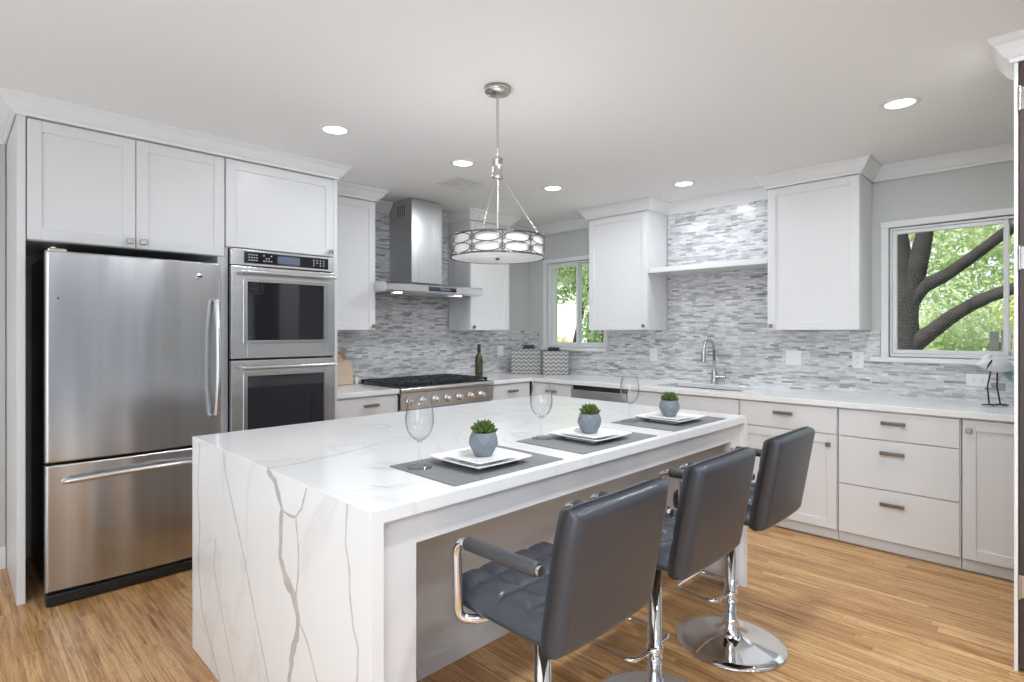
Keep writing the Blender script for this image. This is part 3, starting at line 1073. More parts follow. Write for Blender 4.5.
FL = -3.80
base_cabinet('white base cabinet between the tall oven cabinet and the gas range', 'L', FL, 1.987, 2.535,
             [('drawer', 1.990, 2.532, 0.70, 0.866, ('pull', 2.285, 0.806)), ('door', 1.990, 2.532, 0.081, 0.694, ('knob', 2.50, 0.65))])
base_cabinet('white base cabinet right of the gas range, at the corner', 'L', FL, 3.548, 4.082,
             [('drawer', 3.551, 4.05, 0.70, 0.866, ('pull', 3.81, 0.803)), ('door', 3.551, 4.05, 0.081, 0.694, ('knob', 3.58, 0.65))])
FS = 4.085
base_cabinet('white corner base cabinet left of the steel dishwasher', 'S', FS, -3.815, -3.298,
             [('drawer', -3.772, -3.301, 0.70, 0.866, ('pull', -3.53, 0.80)), ('door', -3.772, -3.301, 0.081, 0.694, ('knob', -3.34, 0.65))])
base_cabinet('white sink base cabinet right of the steel dishwasher', 'S', FS, -2.692, -1.737,
             [('drawer', -2.689, -1.740, 0.70, 0.866, None), ('door', -2.689, -2.216, 0.081, 0.694, ('knob', -2.25, 0.65)), ('door', -2.213, -1.740, 0.081, 0.694, ('knob', -2.18, 0.65))], top=0.69)
base_cabinet('white base cabinet with one drawer over a door, behind the farthest stool', 'S', FS, -1.734, -1.096,
             [('drawer', -1.731, -1.099, 0.70, 0.866, ('pull', -1.425, 0.808)), ('door', -1.731, -1.099, 0.081, 0.694, ('knob', -1.143, 0.632))])
base_cabinet('white base cabinet with a stack of three drawers', 'S', FS, -1.092, -0.463,
             [('drawer', -1.086, -0.469, 0.70, 0.866, ('pull', -0.785, 0.806)), ('drawer', -1.086, -0.469, 0.394, 0.694, ('pull', -0.790, 0.622)), ('drawer', -1.086, -0.469, 0.081, 0.388, ('pull', -0.790, 0.308))])
base_cabinet('white single-door base cabinet at the right end of the counter', 'S', FS, -0.459, 0.05,
             [('door', -0.453, 0.045, 0.081, 0.866, ('knob', -0.425, 0.809))])

# ---- dishwasher
dw = thing('dishwasher', 'stainless steel dishwasher under the counter between white cabinets', 'dishwasher', (-3.0, 4.4, 0))
MB().box((-3.293, 4.115, 0.09), (-2.697, 4.70, 0.872), 0.002).obj('body', BLACK, dw)
MB().box((-3.291, 4.078, 0.10), (-2.699, 4.114, 0.838), 0.006).obj('door', STEEL_H, dw)
MB().box((-3.291, 4.10, 0.842), (-2.699, 4.114, 0.868), 0.002).obj('top_gap', BGLASS, dw)  # shade of the gap above the door, done as a black strip
MB().box((-3.29, 4.12, 0.0), (-2.70, 4.6, 0.089)).obj('toe_kick', BLACK, dw)

# ---- counters
CT0, CT1 = 0.878, 0.914
c = MB().box((XL + 0.001, 1.9845, CT0), (-3.785, 2.5385, CT1), 0.003).obj('countertop', QUARTZ)
tag(c, 'short white quartz countertop between tall oven cabinet and gas range', 'countertop', 'quartz countertops')
c = MB()
c.box((XL + 0.001, 3.5455, CT0), (-3.785, 4.07, CT1), 0.003)
c.box((XL + 0.001, 4.07, CT0), (-2.52, YS - 0.001, CT1), 0.003)
c.box((-2.52, 4.07, CT0), (-1.80, 4.245, CT1), 0.003)
c.box((-2.52, 4.63, CT0), (-1.80, YS - 0.001, CT1), 0.003)
c.box((-1.80, 4.07, CT0), (0.06, YS - 0.001, CT1), 0.003)
c = c.obj('countertop', QUARTZ)
tag(c, 'long L-shaped white quartz countertop running under both windows', 'countertop', 'quartz countertops')

# ---- sink and faucet
sk = MB()
x0, x1, y0, y1, zb, zt = -2.535, -1.785, 4.232, 4.643, 0.70, 0.877
sk.box((x0, y0, zb), (x1, y1, zb + 0.004))
sk.box((x0, y0, zb), (x0 + 0.010, y1, zt))
sk.box((x1 - 0.010, y0, zb), (x1, y1, zt))
sk.box((x0, y0, zb), (x1, y0 + 0.010, zt))
sk.box((x0, y1 - 0.010, zb), (x1, y1, zt))
so = thing('kitchen_sink', 'stainless steel undermount sink set in the long counter', 'sink', (-2.16, 4.43, 0.70))
sk.obj('basin', STEEL_H, so)
MB().lathe([(0.0, 0.0), (0.04, 0.0), (0.045, 0.004), (0.03, 0.005), (0.0, 0.002)], (-2.16, 4.43, 0.7045), 24).obj('drain', CHROME, so)

fx, fy = -2.215, 4.70
fa = thing('kitchen_faucet', 'brushed nickel gooseneck faucet behind the sink', 'faucet', (fx, fy, 0.914))
b = MB().lathe([(0.030, 0), (0.030, 0.008), (0.024, 0.014), (0.024, 0.105), (0.020, 0.118), (0.014, 0.122)], (fx, fy, 0.9145), 24)
b.obj('base', NICKEL, fa)
pth = [(fx, fy, 1.03), (fx, fy, 1.20)] + arc((fx, fy - 0.095, 1.20), 0.095, 0, 165, 14, 'YZ')
nk = MB().tube(pth, 0.0125, 14)
nk.obj('spout', NICKEL, fa)
e0 = Vector(pth[-1])
MB().tube([e0, e0 + Vector((0, -0.006, -0.03)), e0 + Vector((0, -0.012, -0.115))], [0.0145, 0.018, 0.0205], 16).obj('spray_head', NICKEL, fa)
hn = MB().tube([(fx + 0.015, fy, 0.975), (fx + 0.105, fy, 0.975)], 0.013, 14)
hn.tube([(fx + 0.092, fy, 0.975), (fx + 0.102, fy - 0.005, 1.06)], [0.010, 0.007], 12)
hn.obj('handle', NICKEL, fa)

# ---- gas range
rg = thing('gas_range', 'stainless steel gas range with black cast iron grates', 'range', (-4.1, 3.04, 0))
RY0, RY1 = 2.5445, 3.5395
MB().box((-4.47, RY0, 0.09), (-3.80, RY1, 0.905), 0.002).obj('body', STEEL_H, rg)
MB().box((-4.44, RY0 + 0.03, 0.0), (-3.86, RY1 - 0.03, 0.089)).obj('toe_kick', BLACK, rg)
cp = MB().prism([(-3.80, 0.745), (-3.775, 0.745), (-3.765, 0.875), (-3.80, 0.875)], 1, RY0, RY1)
cp.obj('control_panel', STEEL_H, rg)
bn = MB().tube([(-3.785, RY0 + 0.001, 0.896), (-3.785, RY1 - 0.001, 0.896)], 0.023, 16)
bn.obj('bullnose', STEEL_H, rg)
MB().box((-4.47, RY0 + 0.002, 0.906), (-3.80, RY1 - 0.002, 0.918), 0.003).obj('cooktop', BLACK, rg)
for k in range(7):
    y = 2.622 + k * 0.128
    kb = MB()
    kb.lathe([(0.033, 0.0), (0.033, 0.006), (0.026, 0.009), (0.024, 0.034), (0.021, 0.040), (0.0, 0.041)], (-3.771, y, 0.806), 22, 0, 'X')
    kb.box((-3.735, y - 0.004, 0.784), (-3.724, y + 0.004, 0.828), 0.002)
    kb.obj('knob', CHROME, rg)
od = MB().box((-3.799, RY0 + 0.004, 0.15), (-3.765, RY1 - 0.004, 0.735), 0.004).obj('oven_door', STEEL_H, rg)
hh = MB().tube([(-3.715, RY0 + 0.06, 0.69), (-3.715, RY1 - 0.06, 0.69)], 0.012, 12)
for y in (RY0 + 0.1, RY1 - 0.1):
    hh.tube([(-3.766, y, 0.69), (-3.715, y, 0.69)], 0.010, 10)
hh.obj('handle', STEEL_H, od)
MB().box((-3.766, RY0 + 0.15, 0.30), (-3.762, RY1 - 0.15, 0.58), 0.002).obj('window_glass', BGLASS, od)
for k in range(3):
    ya = RY0 + 0.018 + k * 0.322
    yb = ya + 0.315
    gm = MB()
    for y in (ya + 0.012, (ya + yb) / 2, yb - 0.012):
        gm.box((-4.42, y - 0.008, 0.934), (-3.83, y + 0.008, 0.950), 0.003)
    for x in (-4.41, -4.27, -4.125, -3.98, -3.84):
        gm.box((x - 0.008, ya, 0.934), (x + 0.008, yb, 0.950), 0.003)
    for (cx) in (-4.27, -3.98):
        for a in range(6):
            an = a * PI / 3
            gm.tube([(cx + 0.03 * math.cos(an), (ya + yb) / 2 + 0.03 * math.sin(an), 0.944), (cx + 0.10 * math.cos(an), (ya + yb) / 2 + 0.10 * math.sin(an), 0.944)], 0.007, 8)
    for x in (-4.41, -3.84):
        for y in (ya + 0.014, yb - 0.014):
            gm.box((x - 0.01, y - 0.01, 0.9185), (x + 0.01, y + 0.01, 0.936))
    gm.obj('grate', CAST, rg)
    for cx in (-4.27, -3.98):
        MB().lathe([(0.052, 0), (0.052, 0.006), (0.036, 0.012), (0.034, 0.018), (0, 0.020)], (cx, (ya + yb) / 2, 0.9182), 20).obj('burner', CAST, rg)

# ---- hood
hd = thing('range_hood', 'stainless steel chimney range hood above the gas range', 'hood', (-4.3, 3.07, 1.70))
ch = MB().box((-4.485, 2.898, 1.80), (-4.135, 3.237, 2.546), 0.003)
ch.obj('chimney', STEEL_C, hd)
sl = MB()
for k in range(5):
    sl.box((-4.36 + k * 0.028, 2.8965, 2.40), (-4.352 + k * 0.028, 2.8985, 2.50))
sl.obj('vent_slot', BLACK, hd)
cn = MB().prism([(-4.485, 1.700), (-3.99, 1.700), (-3.962, 1.712), (-3.962, 1.762), (-3.985, 1.777), (-4.485, 1.800)], 1, 2.535, 3.585)
cn.obj('canopy', STEEL_H, hd)
hp_ = MB().box((-3.963, 2.955, 1.718), (-3.9605, 3.265, 1.757), 0.001).obj('control_panel', BGLASS, hd)
MB().box((-3.9606, 3.08, 1.727), (-3.9597, 3.19, 1.749)).obj('display', DISPLAY, hp_)
for y in (2.72, 3.38):
    MB().lathe([(0.0, 0), (0.035, 0), (0.035, 0.006), (0, 0.006)], (-4.08, y, 1.6935), 20).obj('light_lens', LENS, hd)
for y in (2.80, 3.07, 3.34):
    MB().box((-4.44, y - 0.125, 1.692), (-4.12, y + 0.125, 1.6995), 0.002).obj('filter', STEEL_V, hd)

# ------------------------------------------------------------------ things on the counters
bt = thing('wine_bottle', 'dark green wine bottle on the counter beside the range', 'bottle', (-4.117, 3.674, 0.914))
MB().lathe([(0.0, 0.0), (0.034, 0.0), (0.038, 0.006), (0.038, 0.185), (0.034, 0.212), (0.018, 0.238), (0.0145, 0.25), (0.0145, 0.30), (0.016, 0.302), (0.016, 0.312), (0.0, 0.312)], (-4.117, 3.674, 0.9145), 24).obj('glass_body', WINEG, bt)
MB().lathe([(0.0165, 0.255), (0.0172, 0.257), (0.0172, 0.326), (0.014, 0.33), (0.0, 0.33)], (-4.117, 3.674, 0.9145), 20).obj('foil_cap', BLACK, bt)
MB().lathe([(0.0384, 0.05), (0.0386, 0.051), (0.0386, 0.150), (0.0384, 0.151)], (-4.117, 3.674, 0.9145), 24, caps=False).obj('paper_label', mat('bottle_label', (0.07, 0.06, 0.025), 0.6), bt)


def cutting_board(label, y0, y1, x, tilt, h, m, name='cutting_board'):
    root = thing(name, label, 'cutting board', (x, (y0 + y1) / 2, 0.9145), 'cutting boards against the tile')
    poly = [(y0, 0), (y1, 0), (y1 - 0.006, h * 0.80)] + [((y0 + y1) / 2 + 0.05 * math.cos(R(a)), h * 0.86 + 0.05 * math.sin(R(a))) for a in range(0, 181, 30)] + [(y0 + 0.006, h * 0.80)]
    mb = MB().prism([(p[0], p[1]) for p in poly], 0, -0.009, 0.009)
    rot = Matrix.Rotation(-tilt, 3, 'Y')
    mb.v = [tuple(rot @ Vector((v[0], v[1], v[2])) + Vector((x, 0, 0.9155 + 0.010 * abs(math.sin(tilt))))) for v in mb.v]
    mb.obj('board', m, root)
    return root


cutting_board('pale wooden cutting board, in front of a darker taller one', 2.20, 2.475, -4.395, R(8), 0.25, BOARDL)
cutting_board('tall tan wooden cutting board leaning on tile behind the pale one', 2.13, 2.44, -4.435, R(6.5), 0.335, BOARDD)


def canister(label, c0, px, w_, d_, h_):
    """square canister with its face turned into the room at 45 degrees"""
    root = thing('storage_canister', label, 'canister', c0, 'chevron canisters in the counter corner')
    root.rotation_euler = (0, 0, R(45))
    o = MB().box((-w_ / 2, 0, 0), (w_ / 2, d_, h_), 0.008, 3).obj('body', CHEV)
    o.parent = root
    l = MB().box((-w_ / 2 + 0.002, 0.002, h_), (w_ / 2 - 0.002, d_ - 0.002, h_ + 0.012), 0.004).obj('lid', CHEV)
    l.parent = root
    k = MB()
    k.box((px - 0.07, d_ / 2 - 0.014, h_ + 0.012), (px + 0.07, d_ / 2 + 0.014, h_ + 0.024), 0.003)
    k.box((px - 0.06, d_ / 2 - 0.012, h_ + 0.024), (px + 0.06, d_ / 2 + 0.012, h_ + 0.052), 0.006)
    k = k.obj('lid_handle', DARKMETAL)
    k.parent = root
    return root


canister('chevron patterned storage canister farther into the corner, left of its pair', (-4.145, 4.3725, 0.9145), 0.03, 0.32, 0.15, 0.255)
canister('chevron patterned storage canister standing under the small window, right of its pair', (-3.832, 4.492, 0.9145), -0.02, 0.268, 0.12, 0.235)

for (yy, xx, mt, lab) in ((2.605, -4.462, BLACK, 'small dark shaker at the back of the range, beside a white one'), ):
    o = MB().lathe([(0.0, 0), (0.014, 0), (0.015, 0.03), (0.010, 0.045), (0.012, 0.05), (0.0, 0.056)], (xx, yy - 0.105, 0.9145), 16).obj('pepper_shaker', mt)
    tag(o, lab, 'shaker')
sv = thing('salt_shaker', 'small white shaker with a metal cap beside the range grates', 'shaker', (-4.40, 2.50, 0.9145))
MB().lathe([(0.0, 0), (0.018, 0), (0.019, 0.05), (0.015, 0.062), (0.0, 0.062)], (-4.40, 2.512, 0.9145), 18).obj('jar', PORC, sv)
MB().lathe([(0.0155, 0.062), (0.016, 0.064), (0.016, 0.08), (0.010, 0.09), (0.0, 0.092)], (-4.40, 2.512, 0.9145), 18).obj('cap', CHROME, sv)


def outlet(label, side, u, z, w_=0.075, h_=0.118, kind='duplex'):
    plane = XL if side == 'L' else YS
    root = thing('wall_outlet' if kind == 'duplex' else 'wall_switch', label, 'outlet' if kind == 'duplex' else 'switch', at(side, plane, u, 0, z), 'white plates on the tile')
    bx(MB(), side, plane, u - w_ / 2, u + w_ / 2, 0.0005, 0.007, z - h_ / 2, z + h_ / 2, 0.002).obj('cover_plate', PLATEW, root)
    if kind == 'duplex':
        horiz = w_ > h_
        for s in (-1, 1):
            du, dz = (s * 0.022, 0) if horiz else (0, s * 0.022)
            rc = bx(MB(), side, plane, u + du - 0.015, u + du + 0.015, 0.007, 0.0085, z + dz - 0.015, z + dz + 0.015, 0.0015).obj('receptacle', PLATEW, root)
            sl_ = MB()
            for q in (-0.006, 0.006):
                a, b_ = (0.0, q) if horiz else (q, 0.0)
                if horiz:
                    bx(sl_, side, plane, u + du - 0.005, u + du + 0.005, 0.0085, 0.0088, z + q - 0.001, z + q + 0.001)
                else:
                    bx(sl_, side, plane, u + q - 0.001, u + q + 0.001, 0.0085, 0.0088, z + dz - 0.005, z + dz + 0.005)
            sl_.obj('slot', OUTG, rc)
    else:
        n = max(1, round(w_ / 0.06))
        for k in range(n):
            uu = u + (k - (n - 1) / 2) * 0.046
            bx(MB(), side, plane, uu - 0.016, uu + 0.016, 0.007, 0.010, z - 0.033, z + 0.033, 0.002).obj('rocker', PLATEW, root)
    return root


outlet('white switch plate on the tile near the corner, above the canisters', 'L', 4.32, 1.155, 0.09, 0.118, 'switch')
outlet('white outlet on the tile under the small-window wall cabinet', 'S', -2.845, 1.148)
outlet('white double switch plate under the large wall cabinet', 'S', -1.588, 1.158, 0.115, 0.118, 'switch')
outlet('white outlet left of the wide window sill', 'S', -1.140, 1.158)
outlet('white sideways outlet under the wide window, beside the bird figurine', 'S', -0.45, 1.050, 0.125, 0.08)

# ---- bird figurine
bx_, by_ = -0.345, 4.53
bd = thing('bird_figurine', 'white shorebird figurine on thin dark legs by the window', 'figurine', (bx_, by_, 0.9145))
body = MB()


def P3(r_, u, z):
    """offset across the view-facing diagonal of the counter"""
    return (bx_ + 0.72 * u, by_ + 0.69 * u, z)


pts = [(-0.115, 1.165), (-0.098, 1.168), (-0.07, 1.173), (-0.035, 1.172), (0.0, 1.170), (0.04, 1.160), (0.075, 1.148), (0.105, 1.135)]
rad = [0.004, 0.014, 0.032, 0.046, 0.052, 0.046, 0.028, 0.005]
body.tube([P3(0, u, z) for u, z in pts], rad, 18)
nk = [(-0.05, 1.185), (-0.055, 1.205), (-0.040, 1.216), (-0.022, 1.213)]
body.tube([P3(0, u, z) for u, z in nk], [0.026, 0.021, 0.020, 0.010], 16)
body.obj('body', BIRDW, bd)
MB().tube([Vector(P3(0, -0.012, 1.205)) + Vector((0, -0.03, 0)), Vector(P3(0, -0.05, 1.165)) + Vector((0.01, -0.058, 0)), Vector(P3(0, -0.067, 1.142)) + Vector((0.015, -0.065, 0))], [0.005, 0.004, 0.002], 8).obj('beak', DARKMETAL, bd)
for (a, b, c_, e) in ((-0.03, -0.05, -0.045, -0.035), (0.01, 0.008, 0.02, 0.035)):
    lg = MB().tube([P3(0, a, 1.13), P3(0, b, 1.03), P3(0, (c_ + e) / 2, 0.925)], 0.0042, 8)
    for f in (-0.05, 0.035, 0.05):
        lg.tube([P3(0, (c_ + e) / 2, 0.923), (bx_ + 0.72 * ((c_ + e) / 2 + f), by_ + 0.69 * ((c_ + e) / 2) + (0.03 if f == 0.05 else -0.012), 0.9185)], [0.005, 0.003], 8)
    lg.obj('leg', DARKMETAL, bd)
tl = MB()
for k in range(5):
    tl.tube([P3(0, 0.03, 1.145), P3(0, 0.075, 1.13 - 0.012 * k), P3(0, 0.13, 1.135 - 0.022 * k)], [0.012, 0.008, 0.002], 8)
tl.obj('tail_feather', TEAL, bd)

# ------------------------------------------------------------------ island
il = thing('kitchen_island', 'white kitchen island with veined quartz waterfall top', 'island', (-1.98, 1.905, 0))
IX0, IX1, IY0, IY1 = -2.71, -1.251, 0.757, 3.050
top = MB()
top.prism([(IY0, 0.0005), (IY0, 0.9128), (IY0 + 0.0012, 0.914), (IY1 - 0.0012, 0.914), (IY1, 0.9128), (IY1, 0.0005), (IY1 - 0.034, 0.0005), (IY1 - 0.034, 0.880), (IY0 + 0.034, 0.880), (IY0 + 0.034, 0.0005)], 0, IX0, IX1)


VN = [0]


def ribbon(mb, pts, w_, plane, mi):
    """inlaid vein: a ragged strip on the end face ('E') or on the top ('T')"""
    P = [Vector((p[0], p[1])) for p in pts]
    VN[0] += 1
    lift = 0.0002 + 0.00004 * VN[0]
    out = []
    for i in range(len(P) - 1):
        n = max(2, int((P[i + 1] - P[i]).length / 0.02))
        for k in range(n):
            out.append(P[i].lerp(P[i + 1], k / n))
    out.append(P[-1])
    L, Rr = [], []
    for i, p in enumerate(out):
        d_ = (out[min(i + 1, len(out) - 1)] - out[max(i - 1, 0)]).normalized()
        nn = Vector((-d_.y, d_.x))
        j = nn * random.uniform(-0.002, 0.002)
        ww = w_ * random.uniform(0.6, 1.2) * (1.5 if w_ > 0.02 and 0.50 < p.y < 0.60 else 1) / 2
        L.append(p + j + nn * ww)
        Rr.append(p + j - nn * ww)

    def W(p):
        return (p.x, IY0 - lift, p.y) if plane == 'E' else (p.x, p.y, 0.914 + lift)
    v = [W(p) for p in L] + [W(p) for p in Rr]
    n = len(L)
    mb.add(v, [(i, i + 1, n + i + 1, n + i) for i in range(n - 1)], mi)


MAINV = [(-1.905, 0.910), (-1.841, 0.882), (-1.79, 0.806), (-1.796, 0.734), (-1.803, 0.647), (-1.757, 0.591), (-1.699, 0.554), (-1.669, 0.498), (-1.678, 0.44), (-1.709, 0.388), (-1.734, 0.281), (-1.72, 0.15), (-1.76, 0.004)]
ribbon(top, MAINV, 0.028, 'E', 1)
ribbon(top, [(-1.612, 0.904), (-1.647, 0.838), (-1.687, 0.802), (-1.74, 0.796), (-1.79, 0.799)], 0.009, 'E', 1)
ribbon(top, [(-1.687, 0.802), (-1.669, 0.712), (-1.669, 0.632), (-1.687, 0.565)], 0.009, 'E', 1)
ribbon(top, [(-1.375, 0.910), (-1.379, 0.861), (-1.382, 0.802), (-1.365, 0.736), (-1.358, 0.656), (-1.342, 0.591), (-1.318, 0.543), (-1.324, 0.46), (-1.33, 0.30), (-1.36, 0.01)], 0.009, 'E', 3)
ribbon(top, [(-2.325, 0.908), (-2.315, 0.87), (-2.291, 0.813), (-2.198, 0.683), (-2.11, 0.561), (-2.048, 0.454), (-1.969, 0.329), (-1.894, 0.211), (-1.85, 0.01)], 0.011, 'E', 3)
ribbon(top, [(-2.608, 0.900), (-2.638, 0.675), (-2.608, 0.551), (-2.626, 0.378), (-2.579, 0.207), (-2.468, 0.103), (-2.36, 0.004)], 0.012, 'E', 2)
ribbon(top, [(-1.669, 0.498), (-1.603, 0.443), (-1.547, 0.363), (-1.50, 0.20), (-1.49, 0.01)], 0.010, 'E', 3)
ribbon(top, [(-2.405, 0.56), (-2.436, 0.433), (-2.374, 0.33), (-2.291, 0.207), (-2.198, 0.079), (-2.16, 0.01)], 0.008, 'E', 2)
ribbon(top, [(-1.905, 0.760), (-1.897, 0.848), (-1.918, 0.972), (-1.94, 1.054), (-2.0, 1.25)], 0.008, 'T', 2)
ribbon(top, [(-2.436, 1.392), (-2.402, 1.517), (-2.31, 1.50), (-2.301, 1.407)], 0.012, 'T', 2)
ribbon(top, [(-1.47, 0.883), (-1.42, 0.912), (-1.425, 0.961)], 0.006, 'T', 2)
ribbon(top, [(-2.30, 1.60), (-2.22, 1.9), (-2.28, 2.2), (-2.20, 2.5)], 0.006, 'T', 2)
top.obj('waterfall_top', [MARBLE, VEIN, VEINF, VEINM], il)
BX = -1.835
bd_ = MB().box((IX0 + 0.02, IY0 + 0.0345, 0.0), (BX, IY1 - 0.0345, 0.8795), 0.001)
bd_.obj('body', WHITE, il)
f = MB()
FXA, FXB = -1.315, -1.279
f.box((FXA, IY0 + 0.0345, 0.0), (FXB, 0.912, 0.873), 0.001)
f.box((FXA, 2.912, 0.0), (FXB, IY1 - 0.0345, 0.873), 0.001)
f.box((FXA, 0.912, 0.790), (FXB, 2.912, 0.873), 0.001)
f.obj('face_frame', WHITE, il)
MB().box((BX, IY0 + 0.0345, 0.0), (FXA, IY0 + 0.054, 0.8795)).obj('side_panel', WHITE, il)
MB().box((BX, IY1 - 0.054, 0.0), (FXA, IY1 - 0.0345, 0.8795)).obj('side_panel', WHITE, il)
f = MB()
for (a, b) in ((IY0 + 0.054, IY1 - 0.054),):
    f.box((BX, a, 0.0005), (BX + 0.014, b, 0.075), 0.003)
f.obj('base_trim', WHITE, il)
for k in range(3):
    a = IY0 + 0.04 + k * 0.735
    dd = MB()
    dd.box((IX0 + 0.001, a, 0.10), (IX0 + 0.0195, a + 0.73, 0.872), 0.002)
    dd.obj('door', WHITE, il)


# ------------------------------------------------------------------ place settings
def placemat(y0, y1, x0=-1.635, x1=-1.288):
    mb = MB().box((x0, y0, 0.9145), (x1, y1, 0.9175), 0.001)
    return mb.obj('placemat', MATGREY)


def square_plate(name, w_, loc, label, group, rise):
    """square coupe plate: level well, rim swept up a little at the corners and edges"""
    n = 20
    t = 0.004

    def H(u, v):
        e = max(abs(u), abs(v))
        return rise * max(0, (e - 0.58) / 0.42) ** 1.5
    verts, faces = [], []
    for s in (0, 1):
        for i in range(n + 1):
            for j in range(n + 1):
                u, v = 2 * i / n - 1, 2 * j / n - 1
                k = 1 - 0.012 * (u * u * v * v) * 4
                verts.append((u * w_ / 2 * k, v * w_ / 2 * k, H(u, v) + (t if s else 0)))
    N = (n + 1) ** 2

    def I(s, i, j):
        return s * N + i * (n + 1) + j
    for i in range(n):
        for j in range(n):
            faces.append((I(1, i, j), I(1, i + 1, j), I(1, i + 1, j + 1), I(1, i, j + 1)))
            faces.append((I(0, i, j), I(0, i, j + 1), I(0, i + 1, j + 1), I(0, i + 1, j)))
    for i in range(n):
        faces.append((I(0, i, 0), I(0, i + 1, 0), I(1, i + 1, 0), I(1, i, 0)))
        faces.append((I(0, i, n), I(1, i, n), I(1, i + 1, n), I(0, i + 1, n)))
        faces.append((I(0, 0, i), I(1, 0, i), I(1, 0, i + 1), I(0, 0, i + 1)))
        faces.append((I(0, n, i), I(0, n, i + 1), I(1, n, i + 1), I(1, n, i)))
    mb = MB().add(verts, faces, 0, False)
    fw = w_ * 0.28
    mb.box((-fw, -fw, -0.006), (fw, fw, 0.001), 0.001)
    o = mb.obj(name, PORC)
    o.location = loc
    return tag(o, label, 'plate', group)


SET = [('nearest the waterfall end', 1.055, 1.552, (-1.452, 1.305), (-1.458, 1.322), (-1.541, 1.112)),
       ('in the middle of the row', 1.665, 2.185, (-1.452, 1.925), (-1.466, 1.938), (-1.595, 1.775)),
       ('farthest along the island', 2.335, 2.870, (-1.452, 2.590), (-1.462, 2.60), (-1.583, 2.424))]
MATL = ['grey placemat nearest the waterfall end of the island', 'grey placemat in the middle of the three on the island', 'grey placemat farthest from the waterfall end, near the sink side']
PLL = ['large square white plate on the placemat nearest the waterfall end', 'large square white plate on the middle placemat', 'large square white plate on the placemat farthest from the waterfall end']
SPL = ['small square white plate under the nearest succulent pot', 'small square white plate under the middle succulent pot', 'small square white plate under the farthest succulent pot']
WGL = ['clear wine glass on the placemat nearest the waterfall end', 'clear wine glass on the middle placemat', 'clear wine glass on the farthest placemat, in front of the dishwasher']
PTL = ['small succulent in a round grey pot, nearest the waterfall end', 'small succulent in a round grey pot, middle of the three', 'small succulent in a round grey pot, farthest from the waterfall end']

wg = thing('wine_glass', WGL[0], 'glass', (0, 0, 0), 'wine glasses on the island')
prof = [(0.0, 0.0035), (0.030, 0.0030), (0.040, 0.0018), (0.0405, 0.0), (0.0402, 0.0028), (0.034, 0.0048), (0.018, 0.0075), (0.008, 0.013), (0.0048, 0.024), (0.0042, 0.045), (0.0045, 0.072), (0.008, 0.086), (0.020, 0.095), (0.033, 0.108), (0.0425, 0.126), (0.0475, 0.148), (0.0475, 0.168), (0.0445, 0.192), (0.0395, 0.216), (0.0365, 0.228), (0.0357, 0.2285), (0.0352, 0.228)]
inner = [(0.0382, 0.216), (0.0432, 0.192), (0.0462, 0.168), (0.0462, 0.149), (0.0412, 0.1275), (0.0318, 0.110), (0.019, 0.0975), (0.008, 0.091), (0.0, 0.0895)]
bowl_i = prof.index((0.008, 0.086))
MB().lathe(prof[bowl_i:] + inner, (0, 0, 0), 40).obj('bowl', GLASS, wg)
MB().lathe([(0.0, 0.0)] + [(0.0405, 0.0), (0.0402, 0.0028), (0.034, 0.0048), (0.018, 0.0075), (0.008, 0.013), (0.0048, 0.024), (0.0042, 0.045), (0.0045, 0.072), (0.008, 0.0859), (0.0, 0.0885)], (0, 0, 0), 40).obj('stem', GLASS, wg)

pt = thing('potted_succulent', PTL[0], 'plant', (0, 0, 0), 'succulents on the island')
pm = MB()
rings = [(0.029, 0.0), (0.041, 0.018), (0.051, 0.042), (0.050, 0.060), (0.042, 0.082)]
segs = 9
pv, pf = [], []
for i, (r_, z) in enumerate(rings):
    for k in range(segs):
        a = 2 * PI * (k + 0.5 * (i % 2)) / segs
        pv.append((r_ * math.cos(a), r_ * math.sin(a), z))
for i in range(len(rings) - 1):
    for k in range(segs):
        l = (k + 1) % segs
        a, b, c_, d_ = i * segs + k, i * segs + l, (i + 1) * segs + k, (i + 1) * segs + l
        if i % 2 == 0:
            pf += [(a, b, c_), (b, d_, c_)]
        else:
            pf += [(a, b, d_), (a, d_, c_)]
pv.append((0, 0, 0))
for k in range(segs):
    pf.append((len(pv) - 1, (k + 1) % segs, k))
nb = len(pv)
for (r_, z) in ((0.038, 0.082), (0.036, 0.070)):
    for k in range(segs):
        a = 2 * PI * k / segs
        pv.append((r_ * math.cos(a), r_ * math.sin(a), z))
tp = (len(rings) - 1) * segs
for k in range(segs):
    l = (k + 1) % segs
    pf.append((tp + k, tp + l, nb + l, nb + k))
    pf.append((nb + k, nb + l, nb + segs + l, nb + segs + k))
pm.add(pv, pf)
pm.obj('pot', CONC, pt)
MB().lathe([(0.0, 0.070), (0.0365, 0.070), (0.0365, 0.0745), (0.0, 0.076)], (0, 0, 0), 20).obj('soil', SOIL, pt)
lv = MB()
for k in range(38):
    t_ = k / 37
    el = R(82 - 74 * t_ ** 0.8)
    az = k * 2.39996
    ln = 0.026 + 0.015 * t_
    wd = 0.0062 + 0.0022 * t_
    base = Vector((0.010 * t_ * math.cos(az), 0.010 * t_ * math.sin(az), 0.076 + 0.018 * (1 - t_)))
    dr = Vector((math.cos(el) * math.cos(az), math.cos(el) * math.sin(az), math.sin(el)))
    up = Vector((0, 0, 1))
    pts = [base + dr * ln * s + up * (0.012 * s * s * (1 if el < 1.0 else 0.2)) for s in (0, 0.25, 0.55, 0.8, 1.0)]
    lv.tube(pts, [wd * 0.55, wd * 0.9, wd * 1.1, wd * 0.75, 0.0006], 8)
lv.obj('leaves', SUCC, pt)

